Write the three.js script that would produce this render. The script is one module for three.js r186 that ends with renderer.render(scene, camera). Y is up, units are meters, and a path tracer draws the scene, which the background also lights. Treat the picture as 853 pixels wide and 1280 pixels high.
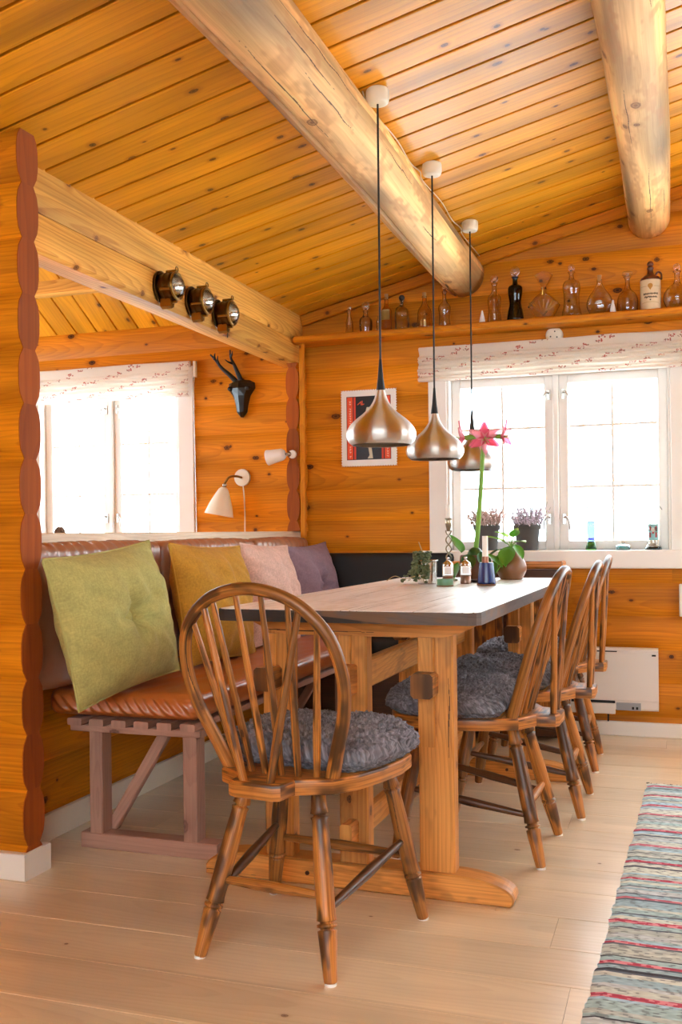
import * as THREE from 'three';
import { mergeGeometries, mergeVertices, toCreasedNormals } from 'three/addons/utils/BufferGeometryUtils.js';
import { RoundedBoxGeometry } from 'three/addons/geometries/RoundedBoxGeometry.js';

// ------------------------------------------------------------------ camera, sky, exposure
const scene = new THREE.Scene();
const camera = new THREE.PerspectiveCamera(54.46, 853 / 1280, 0.05, 200);
camera.position.set(0, 0.97, 0);
camera.rotation.order = 'YXZ';
camera.rotation.set(0, THREE.MathUtils.degToRad(18.66), -0.0106);
camera.setViewOffset(853, 1280, 0, -25.5, 853, 1280);      // a slightly raised lens
const renderer = new THREE.WebGLRenderer({ antialias: true });
renderer.toneMapping = THREE.LinearToneMapping;
renderer.toneMappingExposure = 1.0;
renderer.shadowMap.enabled = true;
scene.background = new THREE.Color(0.84, 1.0, 1.08);           // bright overcast winter sky
scene.backgroundIntensity = 12.8;

// ------------------------------------------------------------------ helpers
let seed = 12345;
const rnd = () => { seed = (seed + 0x6d2b79f5) | 0; let t = Math.imul(seed ^ (seed >>> 15), 1 | seed); t = (t + Math.imul(t ^ (t >>> 7), 61 | t)) ^ t; return ((t ^ (t >>> 14)) >>> 0) / 4294967296; };
const rr = (a, b) => a + (b - a) * rnd();
const V3 = (x, y, z) => new THREE.Vector3(x, y, z);
const clamp = (v, a, b) => Math.min(b, Math.max(a, v));
const sst = (a, b, x) => { const t = clamp((x - a) / (b - a), 0, 1); return t * t * (3 - 2 * t); };
const rad = THREE.MathUtils.degToRad;

const used = new Map();
function numbered(name) { const n = used.get(name) ?? 0; used.set(name, n + 1); return n ? name + '_' + String(n).padStart(3, '0') : name; }
function thing(name, label, category, [x, y, z] = [0, 0, 0], turn = 0, group) {
  const o = new THREE.Group(); o.name = numbered(name); scene.add(o);
  o.position.set(x, y, z); o.rotation.y = turn; o.userData = { label, category };
  if (group) o.userData.group = group;
  return o;
}
function setting(name, label, category) {
  const o = new THREE.Group(); o.name = name; scene.add(o);
  o.userData = { kind: 'structure', label, category };
  return o;
}
function part(name, geo, mat, parent, label) {
  const m = new THREE.Mesh(geo, mat); m.name = name; parent.add(m);
  if (label) m.userData.label = label;
  return m;
}
function solo(name, label, category, geo, mat, pos = [0, 0, 0], turn = 0, group) {
  const m = new THREE.Mesh(geo, mat); m.name = numbered(name); scene.add(m);
  m.position.set(...pos); m.rotation.y = turn; m.userData = { label, category };
  if (group) m.userData.group = group;
  return m;
}
function copyOf(o, pos, turn, label) {
  const c = o.clone(); c.name = numbered(o.name.replace(/_\d{3}$/, '')); scene.add(c);
  c.userData = { ...o.userData, label }; c.position.set(...pos); c.rotation.y = turn;
  return c;
}

// value noise, periodic when px / py are given
const PERM = (() => { const p = new Float32Array(4096); for (let i = 0; i < 4096; i++) p[i] = rnd(); return p; })();
const hsh = (x, y) => PERM[((x * 73) ^ (y * 151) ^ ((x * 7 + y * 31) << 3)) & 4095];
function vn(x, y, px = 0, py = 0) {
  let xi = Math.floor(x), yi = Math.floor(y); const fx = x - xi, fy = y - yi;
  const u = fx * fx * (3 - 2 * fx), v = fy * fy * (3 - 2 * fy);
  let x1 = xi + 1, y1 = yi + 1;
  if (px) { xi = ((xi % px) + px) % px; x1 = ((x1 % px) + px) % px; }
  if (py) { yi = ((yi % py) + py) % py; y1 = ((y1 % py) + py) % py; }
  const a = hsh(xi, yi), b = hsh(x1, yi), c = hsh(xi, y1), d = hsh(x1, y1);
  return a + (b - a) * u + (c - a) * v + (a - b - c + d) * u * v;
}
const fbm = (x, y, o = 4) => { let s = 0, a = 0.5; for (let i = 0; i < o; i++) { s += a * vn(x, y); x *= 2.03; y *= 2.03; a *= 0.5; } return s; };

function dataTex(w, h, fill, srgb = true) {
  const d = new Uint8Array(w * h * 4);
  const c = [0, 0, 0];
  for (let j = 0; j < h; j++) for (let i = 0; i < w; i++) {
    fill((i + 0.5) / w, (j + 0.5) / h, c);
    const k = (j * w + i) * 4;
    d[k] = clamp(c[0], 0, 255); d[k + 1] = clamp(c[1], 0, 255); d[k + 2] = clamp(c[2], 0, 255); d[k + 3] = 255;
  }
  const t = new THREE.DataTexture(d, w, h, THREE.RGBAFormat);
  t.wrapS = t.wrapT = THREE.RepeatWrapping; t.magFilter = THREE.LinearFilter; t.minFilter = THREE.LinearMipmapLinearFilter; t.generateMipmaps = true;
  if (srgb) t.colorSpace = THREE.SRGBColorSpace;
  t.needsUpdate = true; return t;
}
// Sawn softwood: growth rings of a slowly wandering pith, fibre streaks, knots. Covers L x V metres (uv in metres), lanes across V.
function woodTex({ w = 1536, h = 512, L = 3, V = 0.64, lanes = 4, a, b, knot = [70, 34, 10], knots = 26, kr = [0.005, 0.013], rings = 130, ringAmt = 0.4, streak = 0.25, patch = 0.12, laneVar = 0.08, cracks = 0, wander = 1, dirt = 0, dirtCol = [60, 40, 25] }) {
  const lane = [];
  for (let i = 0; i < lanes; i++) lane.push({ d: rr(0.01, 0.07), c: rr(0.2, 0.8), a: rr(0.01, 0.04) * wander, ph: rr(0, 6.28), t: rr(-1, 1) * laneVar });
  const kn = [];
  for (let i = 0; i < knots; i++) { const ln = Math.floor(rnd() * lanes); kn.push({ u: rr(0, L), v: (ln + rr(0.15, 0.85)) * V / lanes, r: rr(kr[0], kr[1]), e: rr(1.0, 1.8), dk: rr(0.7, 1) }); }
  const cr = [];
  for (let i = 0; i < cracks; i++) cr.push({ u: rr(0, L), v: rr(0, V), l: rr(0.2, 0.7), ph: rr(0, 9) });
  const pn = (f, v, o = 0) => { const p = Math.max(1, Math.round(f * L)); return [p / L, p]; }, F = {}; for (const f of [1.333, 2, 4, 6, 7, 8, 18, 30]) F[f] = pn(f);
  const t = dataTex(w, h, (U, W, c) => {
    const u = U * L, v = W * V, li = Math.min(lanes - 1, Math.floor(W * lanes)), ln = lane[li], lv = (W * lanes - li);
    let bend = 0, kd = 0, halo = 0;
    for (const k of kn) {
      let du = Math.abs(u - k.u); if (du > L / 2) du = L - du; const dv = v - k.v;
      if (du > k.r * 9 || Math.abs(dv) > k.r * 5) continue;
      const q = Math.hypot(du / k.e, dv) / k.r;
      bend += Math.sign(dv || 1) * k.r * 1.1 * Math.exp(-(du * du) / (k.r * k.r * 9) - (dv * dv) / (k.r * k.r * 4));
      const edge = 1 + 0.25 * (vn(du * 300 + k.u * 50, dv * 300) - 0.5);
      kd = Math.max(kd, k.dk * (1 - sst(0.75, 1.1, q / edge)) * (0.75 + 0.25 * Math.sin(q * 9)));
      halo = Math.max(halo, 0.35 * (1 - sst(0.9, 2.6, q)));
    }
    const y = (lv - ln.c) * V / lanes + bend + 0.010 * (vn(u * F[2][0], v * 9 + ln.ph * 10, F[2][1]) - 0.5);
    const x = ln.d + ln.a * Math.sin(2 * Math.PI * u / L + ln.ph) + 0.6 * ln.a * Math.sin(4 * Math.PI * u / L + ln.ph * 2);
    let r = Math.hypot(y, x) * rings + 0.5 * vn(u * F[8][0], v * 60, F[8][1]);
    r -= Math.floor(r);
    const g = Math.pow(r, 2.2) * (1 - sst(0.9, 1.0, r));
    const st = (vn(u * F[6][0], v * 420, F[6][1]) - 0.5) + 0.6 * (vn(u * F[18][0], v * 900, F[18][1]) - 0.5);
    const pt = vn(u * F[1.333][0], v * 12 + li * 7, F[1.333][1]) - 0.5 + 0.5 * (vn(u * F[4][0], v * 25, F[4][1]) - 0.5);
    let m = ringAmt * g + streak * st + halo + ln.t + 0.06;
    let dk = 0;
    for (const k of cr) { let du = u - k.u; if (du < 0) du += L; if (du > k.l) continue; const dv = v - k.v - 0.006 * (vn(u * 12 + k.ph * 9, 3) - 0.5); const wd = 0.0016 * Math.sin(Math.PI * du / k.l); if (Math.abs(dv) < wd) dk = 1; }
    m = clamp(m, -0.3, 1.1);
    const dr = dirt ? dirt * sst(0.5, 0.75, 0.6 * vn(u * F[7][0], v * 22, F[7][1]) + 0.4 * vn(u * F[30][0], v * 80, F[30][1])) : 0;
    for (let i = 0; i < 3; i++) {
      let q = a[i] + (b[i] - a[i]) * m; q *= 1 + patch * pt * 2;
      q += (knot[i] - q) * clamp(kd, 0, 1); q += (dirtCol[i] - q) * dr; q += (knot[i] * 0.6 - q) * dk * 0.8; c[i] = q;
    }
  });
  t.repeat.set(1 / L, 1 / V);
  return t;
}
// a prism along X from an outline [[z, y], ...] (counter-clockwise seen from +X); uv in metres, u along the grain
function prism(outline, x0, x1, off = [rr(0, 3), Math.floor(rnd() * 4) * 0.16], crease = 0.6) {
  const P = [], U = [], n = outline.length; let s = 0;
  const per = [0]; for (let i = 0; i < n; i++) { const a = outline[i], b = outline[(i + 1) % n]; s += Math.hypot(a[0] - b[0], a[1] - b[1]); per.push(s); }
  const tri = (p, q) => { for (const k of [0, 1, 2]) { P.push(...p[k]); U.push(...q[k]); } };
  for (let i = 0; i < n; i++) {
    const a = outline[i], b = outline[(i + 1) % n], va = per[i] + off[1], vb = per[i + 1] + off[1];
    const A = [x0, a[1], a[0]], B = [x1, a[1], a[0]], C = [x1, b[1], b[0]], D = [x0, b[1], b[0]];
    const uA = [x0 + off[0], va], uB = [x1 + off[0], va], uC = [x1 + off[0], vb], uD = [x0 + off[0], vb];
    tri([A, C, B], [uA, uC, uB]); tri([A, D, C], [uA, uD, uC]);
  }
  const shp = outline.map((p) => new THREE.Vector2(p[0], p[1]));
  for (const f of THREE.ShapeUtils.triangulateShape(shp, [])) {
    const q = f.map((i) => outline[i]), uv = q.map((p) => [p[1] * 0.4 + off[0], p[0] * 0.4 + off[1]]);
    tri(q.map((p) => [x0, p[1], p[0]]), uv);
    tri([q[0], q[2], q[1]].map((p) => [x1, p[1], p[0]]), [uv[0], uv[2], uv[1]]);
  }
  let g = new THREE.BufferGeometry();
  g.setAttribute('position', new THREE.Float32BufferAttribute(P, 3)); g.setAttribute('uv', new THREE.Float32BufferAttribute(U, 2));
  g.computeVertexNormals();
  // orientation check on the first cap
  const nx = g.attributes.normal.getX(n * 6);
  if (nx > 0) { const p = g.attributes.position.array, u = g.attributes.uv.array; for (let i = 0; i < p.length / 9; i++) { for (let k = 0; k < 3; k++) { const t = p[i * 9 + 3 + k]; p[i * 9 + 3 + k] = p[i * 9 + 6 + k]; p[i * 9 + 6 + k] = t; } for (let k = 0; k < 2; k++) { const t = u[i * 6 + 2 + k]; u[i * 6 + 2 + k] = u[i * 6 + 4 + k]; u[i * 6 + 4 + k] = t; } } g.computeVertexNormals(); }
  return crease ? toCreasedNormals(g, crease) : g;
}
const rectOutline = (z0, z1, y0, y1, c = 0.003) => [[z0, y0 + c], [z0, y1 - c], [z0 + c, y1], [z1 - c, y1], [z1, y1 - c], [z1, y0 + c], [z1 - c, y0], [z0 + c, y0]];
// chamfered bar: sizes along x, y, z; grain along the given axis; centred
function bar(sx, sy, sz, grain = 'x', c = 0.003, off) {
  let g;
  if (grain === 'x') g = prism(rectOutline(-sz / 2, sz / 2, -sy / 2, sy / 2, c), -sx / 2, sx / 2, off, 0.3);
  else if (grain === 'z') { g = prism(rectOutline(-sx / 2, sx / 2, -sy / 2, sy / 2, c), -sz / 2, sz / 2, off, 0.3); g.rotateY(-Math.PI / 2); }
  else { g = prism(rectOutline(-sz / 2, sz / 2, -sx / 2, sx / 2, c), -sy / 2, sy / 2, off, 0.3); g.rotateZ(Math.PI / 2); }
  return g;
}
const at = (g, x, y, z) => g.translate(x, y, z);
const barB = (x0, x1, y0, y1, z0, z1, grain, c, off) => at(bar(x1 - x0, y1 - y0, z1 - z0, grain, c, off), (x0 + x1) / 2, (y0 + y1) / 2, (z0 + z1) / 2);
// turned piece between two points, radii along it [[t, r], ...]; uv in metres, u along the length
function turned(p0, p1, prof, seg = 14, off = [rr(0, 3), rr(0, 0.6)]) {
  const len = p0.distanceTo(p1);
  const pts = [[0, 0], ...prof.map(([t, r]) => [t, r]), [1, 0]].map(([t, r]) => new THREE.Vector2(r, t * len));
  const g = new THREE.LatheGeometry(pts, seg), uv = g.attributes.uv, pos = g.attributes.position;
  for (let i = 0; i < uv.count; i++) uv.setXY(i, pos.getY(i) + off[0], uv.getX(i) * 0.12 + off[1]);
  g.applyQuaternion(new THREE.Quaternion().setFromUnitVectors(V3(0, 1, 0), p1.clone().sub(p0).normalize()));
  return g.translate(p0.x, p0.y, p0.z);
}
function lathe(pts, seg = 32) { return new THREE.LatheGeometry(pts.map(([r, y]) => new THREE.Vector2(r, y)), seg); }
// smooth lathe through control points
function latheS(pts, seg = 32, n = 40) { const c = new THREE.CatmullRomCurve3(pts.map(([r, y]) => V3(r, y, 0)), false, 'centripetal'); return new THREE.LatheGeometry(c.getPoints(n).map((p) => new THREE.Vector2(Math.max(0, p.x), p.y)), seg); }
function hollow(pts, wall = 0.003, seg = 28, n = 36) {      // glass vessel with a wall
  const c = new THREE.CatmullRomCurve3(pts.map(([r, y]) => V3(r, y, 0)), false, 'centripetal').getPoints(n);
  const out = [new THREE.Vector2(0, pts[0][1])]; for (const p of c) out.push(new THREE.Vector2(Math.max(0.001, p.x), p.y));
  for (let i = c.length - 1; i >= 0; i--) out.push(new THREE.Vector2(Math.max(0.0008, c[i].x - wall), Math.max(c[i].y, pts[0][1] + wall * 1.6)));
  out.push(new THREE.Vector2(0, pts[0][1] + wall * 1.6));
  return new THREE.LatheGeometry(out, seg);
}
const tube = (pts, r, seg = 24, rs = 8) => new THREE.TubeGeometry(new THREE.CatmullRomCurve3(pts.map((p) => V3(...p))), seg, r, rs, false);
function tubeVar(pts, rf, seg = 24, rs = 8) {
  const g = new THREE.TubeGeometry(new THREE.CatmullRomCurve3(pts.map((p) => V3(...p))), seg, 1, rs, false), p = g.attributes.position, nn = g.attributes.normal;
  for (let i = 0; i < p.count; i++) { const t = Math.floor(i / (rs + 1)) / seg, r = rf(t); p.setXYZ(i, p.getX(i) + nn.getX(i) * (r - 1), p.getY(i) + nn.getY(i) * (r - 1), p.getZ(i) + nn.getZ(i) * (r - 1)); }
  return g;
}
const noiseOut = (g, amp, f) => { const p = g.attributes.position, n = g.attributes.normal; for (let i = 0; i < p.count; i++) { const x = p.getX(i), y = p.getY(i), z = p.getZ(i), d = amp * (vn(x * f + 11 + y * f * 0.7, z * f + 5 - y * f * 0.6) - 0.5) * 2; p.setXYZ(i, x + n.getX(i) * d, y + n.getY(i) * d, z + n.getZ(i) * d); } g.computeVertexNormals(); return g; };

// ------------------------------------------------------------------ materials
const std = (o) => new THREE.MeshStandardMaterial(o), phy = (o) => new THREE.MeshPhysicalMaterial(o);
const T = {
  wall: woodTex({ a: [214, 132, 16], b: [148, 74, 5], knots: 34, rings: 80, ringAmt: 0.3, knot: [40, 18, 6], kr: [0.004, 0.014] }),
  ceil: woodTex({ w: 2048, L: 4, a: [222, 154, 30], b: [152, 80, 6], knots: 46, rings: 50, ringAmt: 0.2, streak: 0.14, knot: [44, 24, 10], kr: [0.003, 0.012] }),
  beam: woodTex({ a: [232, 176, 84], b: [170, 100, 30], knots: 30, rings: 80, ringAmt: 0.45, knot: [92, 52, 22], kr: [0.006, 0.016] }),
  log: woodTex({ w: 1536, h: 512, L: 3, V: 0.66, lanes: 1, a: [214, 172, 112], b: [164, 116, 62], knots: 16, rings: 40, ringAmt: 0.24, patch: 0.36, cracks: 16, dirt: 0.4, dirtCol: [186, 128, 74], knot: [110, 70, 36], kr: [0.008, 0.018] }),
  floor: woodTex({ w: 2048, h: 512, L: 3.6, V: 0.76, lanes: 4, a: [226, 202, 166], b: [196, 166, 130], knots: 6, rings: 70, ringAmt: 0.3, streak: 0.14, patch: 0.05, laneVar: 0.16, knot: [96, 62, 36], kr: [0.003, 0.006] }),
  chair: woodTex({ w: 1024, h: 512, L: 2, V: 0.5, lanes: 3, wander: 0.12, a: [178, 114, 50], b: [100, 56, 20], knots: 6, rings: 110, ringAmt: 0.4, streak: 0.6, patch: 0.25, dirt: 0.75, dirtCol: [58, 34, 16], knot: [56, 30, 12], cracks: 8 }),
  dark: woodTex({ w: 512, h: 256, L: 2, V: 0.5, lanes: 2, a: [96, 58, 30], b: [48, 26, 14], knots: 3, rings: 130, ringAmt: 0.5, streak: 0.4, knot: [30, 16, 8] }),
  table: woodTex({ w: 1024, h: 512, L: 2, V: 0.6, lanes: 3, a: [214, 146, 70], b: [156, 88, 32], knots: 14, rings: 100, ringAmt: 0.42, streak: 0.3, dirt: 0.22, dirtCol: [84, 50, 24], knot: [66, 34, 12], cracks: 8 }),
  top: woodTex({ w: 1024, h: 512, L: 2, V: 0.6, lanes: 3, a: [252, 253, 253], b: [214, 214, 210], knots: 4, rings: 70, ringAmt: 0.4, streak: 0.5, patch: 0.08, dirt: 0.14, dirtCol: [118, 88, 60], knot: [90, 66, 44], cracks: 20 }),
  edge: woodTex({ w: 512, h: 128, L: 1, V: 0.25, lanes: 1, a: [66, 56, 50], b: [34, 28, 26], knots: 0, rings: 60, ringAmt: 0.2, patch: 0.4, dirt: 0.7, dirtCol: [118, 80, 46] }),
  pale: woodTex({ w: 512, h: 256, L: 2, V: 0.5, lanes: 2, a: [226, 206, 180], b: [186, 156, 122], knots: 8, rings: 90, ringAmt: 0.35, knot: [140, 100, 66] }),
  bench: woodTex({ w: 512, h: 256, L: 2, V: 0.5, lanes: 2, a: [172, 128, 108], b: [130, 88, 72], knots: 6, rings: 90, ringAmt: 0.3, knot: [88, 56, 44] }),
};
const M = {
  wall: phy({ map: T.wall, roughness: 0.5, specularIntensity: 0.45 }), ceil: phy({ map: T.ceil, roughness: 0.36, specularIntensity: 0.8 }), beam: phy({ map: T.beam, roughness: 0.6, specularIntensity: 0.6 }), log: std({ map: T.log, roughness: 0.65 }),
  floor: phy({ map: T.floor, roughness: 0.4, clearcoat: 1.0, clearcoatRoughness: 0.2, ior: 1.6 }),
  chair: std({ map: T.chair, roughness: 0.42 }), chairDark: std({ map: T.dark, roughness: 0.35 }), table: std({ map: T.table, roughness: 0.5 }), top: phy({ map: T.top, roughness: 0.42, clearcoat: 1.0, clearcoatRoughness: 0.34, ior: 1.6 }), topEdge: std({ map: T.edge, roughness: 0.6 }),
  pale: std({ map: T.pale, roughness: 0.6 }), bench: std({ map: T.bench, roughness: 0.6 }), darkwood: std({ map: T.dark, roughness: 0.5 }),
  endGrain: std({ map: T.wall, color: '#c09a52', roughness: 0.85 }),
  backing: std({ color: '#241206', roughness: 0.9 }),
  white: std({ color: '#efe9e2', roughness: 0.45 }), whiteWood: std({ color: '#ece4d8', roughness: 0.5 }), cream: std({ color: '#e9dfca', roughness: 0.4 }),
  pane: phy({ color: '#ffffff', transmission: 1, thickness: 0, roughness: 0.0, ior: 1.5 }),
  chrome: std({ color: '#b9b4ac', metalness: 1, roughness: 0.25 }), black: std({ color: '#0c0b0b', roughness: 0.55 }), blackGloss: std({ color: '#0a0a0b', roughness: 0.3 }),
  brushed: phy({ color: '#cbc5bd', metalness: 1, roughness: 0.36, anisotropy: 0.92, anisotropyRotation: Math.PI / 2, bumpMap: dataTex(512, 8, (u, v, c) => { const n = 0.5 * vn(u * 26, 3, 26) + 0.3 * vn(u * 70, 9, 70) + 0.2 * vn(u * 200, 5, 200); c[0] = c[1] = c[2] = 255 * n; }, false), bumpScale: 0.0010 }), brass: std({ color: '#8a6a34', metalness: 1, roughness: 0.28 }), brassDark: std({ color: '#4a3418', metalness: 1, roughness: 0.35 }),
  silver: std({ color: '#cfccc6', metalness: 1, roughness: 0.2 }), iron: std({ color: '#2c2a28', metalness: 0.6, roughness: 0.5 }),
  snow: std({ color: '#f2f4f8', roughness: 0.9 }),
};

// ------------------------------------------------------------------ setting: ground outside, floor, walls, ceiling
const BACK = -4.87, COURSE = 0.157, Y0 = 0.09 - 0.157;
const ceilY = (x) => 2.10 + 0.24 * (x + 1.85);

{ const g = new THREE.Mesh(new THREE.BoxGeometry(120, 0.3, 120), M.snow); g.name = 'ground'; g.position.y = -0.75; g.userData = { kind: 'structure', label: 'snow covered ground outside the cabin windows', category: 'ground' }; scene.add(g); }

const floor = setting('floor', 'pale oak plank floor of the dining room', 'floor');
part('subfloor', new THREE.BoxGeometry(7.0, 0.12, 7.3), M.backing, floor).position.set(-0.85, -0.072, -1.45);
{
  const X0 = -4.3, X1 = 2.6, W = 0.19;
  for (let k = 0; k < 38; k++) {
    const zc = -5.0 + (k + 0.5) * W; let x = X0 - rr(0, 2.2);
    while (x < X1) {
      const a = Math.max(x, X0), b = Math.min(x + 2.4, X1); x += 2.4;
      if (b - a < 0.02) continue;
      part('plank', barB(a + 0.0004, b - 0.0004, -0.014, 0, zc - W / 2 + 0.0004, zc + W / 2 - 0.0004, 'x', 0.0012, [rr(0, 3.6), Math.floor(rnd() * 4) * 0.19]), M.floor, floor);
    }
  }
}

// courses of milled logs. run along x at the plane z (front face toward +z); clip windows
function courseOutline(ya, yb, yc0, t, b, both) {             // outline in (z, y); z from -t to 0 with bulge b on the front (and the back)
  const f = [], n = 6;
  const bulge = (y) => { const q = (y - yc0) / COURSE * 2 - 1; return -b * Math.pow(Math.abs(q), 3.2); };
  for (let i = 0; i <= n; i++) { const y = ya + (yb - ya) * i / n; f.push([bulge(y), y]); }
  if (both) for (let i = n; i >= 0; i--) { const y = ya + (yb - ya) * i / n; f.push([-t - bulge(y), y]); }
  else { f.push([-t, yb]); f.push([-t, ya]); }
  return f;
}
function logWall(parent, { s0, s1, top, openings = [], place, t = 0.15, b = 0.011, both = false, mat = M.wall, ybase = Y0, from = 0, ends = null }) {
  for (let k = 0; k < 30; k++) {
    const ya = ybase + k * COURSE, yb = ya + COURSE; if (ya >= top) break; if (yb <= from) continue;
    const cuts = openings.filter((o) => o[2] < yb - 1e-4 && o[3] > ya + 1e-4).sort((p, q) => p[0] - q[0]);
    const segs = []; let s = s0;
    for (const o of cuts) {
      if (o[0] > s) segs.push([s, o[0], ya, yb]);
      if (o[2] > ya + 0.004) segs.push([o[0], o[1], ya, o[2]]);
      if (o[3] < yb - 0.004) segs.push([o[0], o[1], o[3], yb]);
      s = o[1];
    }
    if (s < s1) segs.push([s, s1, ya, yb]);
    for (const [a, c, y0, y1] of segs) { const g = prism(courseOutline(Math.max(y0, from), Math.min(y1, top), ya, t, b, both), a, c); place(g); const lg = part('log', g, mat, parent); if (ends) { const e = prism(courseOutline(Math.max(y0, from), Math.min(y1, top), ya, t, b, both), ends[0], ends[1]); place(e); part('end_grain', e, M.endGrain, lg); } }
  }
}
const WIN1 = [-1.08, -0.023, 0.862, 1.742], WIN2 = [-3.48, -2.572, 0.90, 1.79], WIN6 = [0.24, 2.25, 0.86, 2.12];
const wallBack = setting('wall_back', 'orange pine log wall with two white windows', 'wall');
logWall(wallBack, { s0: -4.3, s1: 2.6, top: 3.36, openings: [WIN1, WIN2, WIN6], place: (g) => g.translate(0, 0, BACK) });
const wallRight = setting('wall_right', 'pine log wall to the right, outside the picture', 'wall');
const WIN3 = [-4.3, -2.9, 0.95, 2.2];                         // along z
logWall(wallRight, { s0: -5.0, s1: 2.1, top: 3.36, openings: [WIN3], place: (g) => g.rotateY(-Math.PI / 2).translate(2.5, 0, 0) });
const wallRear = setting('wall_rear', 'pine log wall behind the camera', 'wall');
const WIN4 = [-1.9, 1.7, 1.0, 2.3];                         // along -x
logWall(wallRear, { s0: -2.6, s1: 2.8, top: 3.36, openings: [WIN4], place: (g) => g.rotateY(Math.PI).translate(0, 0, 2.0) });
const wallLeft = setting('wall_left', 'pine log wall to the left, outside the picture', 'wall');
logWall(wallLeft, { s0: -2.1, s1: 2.36, top: 2.2, openings: [], place: (g) => g.rotateY(Math.PI / 2).translate(-2.7, 0, 0) });
const wallSide = setting('wall_side_room', 'pine log wall of the side room', 'wall');
const WIN5 = [2.9, 4.5, 0.8, 2.05];
logWall(wallSide, { s0: 2.36, s1: 5.0, top: 2.8, openings: [WIN5], place: (g) => g.rotateY(Math.PI / 2).translate(-4.2, 0, 0) });

const wallStub = setting('wall_partition', 'end of a pine log cross wall with scalloped log ends', 'wall');
logWall(wallStub, { s0: -4.3, s1: -1.752, top: 2.8, place: (g) => g.translate(0, 0, -2.362), t: 0.098, b: 0.022, both: true, from: 0.075, ends: [-1.752, -1.749] });
const plinth = setting('baseboard_partition', 'white plinth block at the foot of the cross wall', 'baseboard');
part('board', barB(-2.7, -1.74, 0, 0.075, -2.476, -2.352, 'x', 0.003), M.whiteWood, plinth);

// half wall behind the bench, its rail, and the beam of two logs above the opening
const wallHalf = setting('wall_half', 'low pine log wall behind the bench', 'wall');
logWall(wallHalf, { s0: 2.46, s1: 4.88, top: 0.94, place: (g) => g.rotateY(Math.PI / 2).translate(-1.915, 0, 0), t: 0.07, b: 0.011 });
const bbHalf = setting('baseboard_left', 'cream baseboard under the bench', 'baseboard');
part('board', barB(-1.915, -1.898, 0, 0.085, -4.87, -2.47, 'z', 0.002), M.cream, bbHalf);
const trimRail = setting('trim_1', 'pale unpainted rail capping the low wall behind the bench', 'rail');
part('rail', barB(-1.99, -1.862, 0.938, 0.978, -4.86, -2.462, 'z', 0.004), M.pale, trimRail);
const beam = setting('trim_2', 'pale pine beam of two logs over the opening to the side room', 'beam');
{
  const o1 = [[-0.10, 1.84], [-0.012, 1.84], [0.0, 1.852], [0.004, 1.91], [-0.006, 1.964], [-0.10, 1.964]];
  const o2 = [[-0.10, 1.966], [-0.006, 1.966], [0.004, 2.0], [0.004, 2.06], [0.0, 2.112], [-0.10, 2.09]];
  for (const o of [o1, o2]) part('log', prism(o, 2.462, 4.87, [rr(0, 3), 0.16]).rotateY(Math.PI / 2).translate(-1.85, 0, 0), M.beam, beam);
}
// far end of the partition: short scalloped log ends under the beam
const stub2 = setting('wall_partition_end', 'short scalloped log ends of the partition at the far wall', 'wall');
logWall(stub2, { s0: 4.75, s1: 4.88, top: 1.84, place: (g) => g.rotateY(Math.PI / 2).translate(-1.824, 0, 0), t: 0.07, b: 0.016, both: true, from: 0.979, ends: [4.747, 4.75] });
// wall above the beam, on the side-room side
{ const w = setting('wall_above_beam', 'pine boards above the beam on the side room side', 'wall'); part('panel', new THREE.BoxGeometry(0.06, 0.8, 2.5), M.wall, w).position.set(-1.98, 2.44, -3.64); }

// main ceiling: boards from eave to ridge, laid on a sloping frame
const SL = Math.atan(0.24), BW = 0.1385;
const ceiling = setting('ceiling', 'sloping ceiling of golden pine boards with dark joints', 'ceiling');
{
  const lay = (g) => g.rotateZ(SL).translate(-1.85, 2.10, 0);
  for (let k = -36; k < 14; k++) {
    const z0 = -3.187 - k * BW, zc = z0 + BW / 2; if (zc - BW / 2 < BACK - 0.06 || zc > 2.05) continue;
    const a = Math.max(zc - BW / 2 + 0.0056, BACK + 0.002), b = zc + BW / 2 - 0.0056;
    const x0 = zc > -2.42 ? -0.92 : -0.115;
    part('board', lay(barB(x0, 4.62, 0, 0.02, a, b, 'x', 0.0025)), M.ceil, ceiling);
  }
  part('roof_slab', lay(new THREE.BoxGeometry(5.7, 0.16, 4.6).translate(1.85, 0.115, -0.12)), M.backing, ceiling);
  part('roof_slab', lay(new THREE.BoxGeometry(4.85, 0.16, 2.7).translate(2.27, 0.115, -3.67)), M.backing, ceiling);
}
// side-room ceiling: boards running down to its window wall, a cross beam, and a flat part beyond
const ceiling2 = setting('ceiling_side_room', 'lower sloping pine ceiling of the side room', 'ceiling');
{
  const sl = Math.atan(0.61), len = 1.05;
  const lay = (g) => g.rotateX(-sl).translate(0, 2.112, BACK);
  for (let k = -3; k < 15; k++) {
    const xc = -3.344 + (k + 0.5) * 0.1312; if (xc > -1.95 || xc < -4.3) continue;
    part('board', lay(barB(xc - 0.0656 + 0.002, xc + 0.0656 - 0.002, 0, 0.018, 0.0, len, 'z', 0.004)), M.ceil, ceiling2);
  }
  part('roof_slab', lay(new THREE.BoxGeometry(2.5, 0.14, len + 0.25).translate(-3.1, 0.10, len / 2 - 0.06)), M.backing, ceiling2);
  part('cross_beam', barB(-4.2, -1.95, 2.255, 2.36, -4.60, -4.52, 'x', 0.004), M.beam, ceiling2);
  part('flat_panel', new THREE.BoxGeometry(2.5, 0.12, 1.75), M.ceil, ceiling2).position.set(-3.1, 2.75, -3.2);
}
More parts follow.
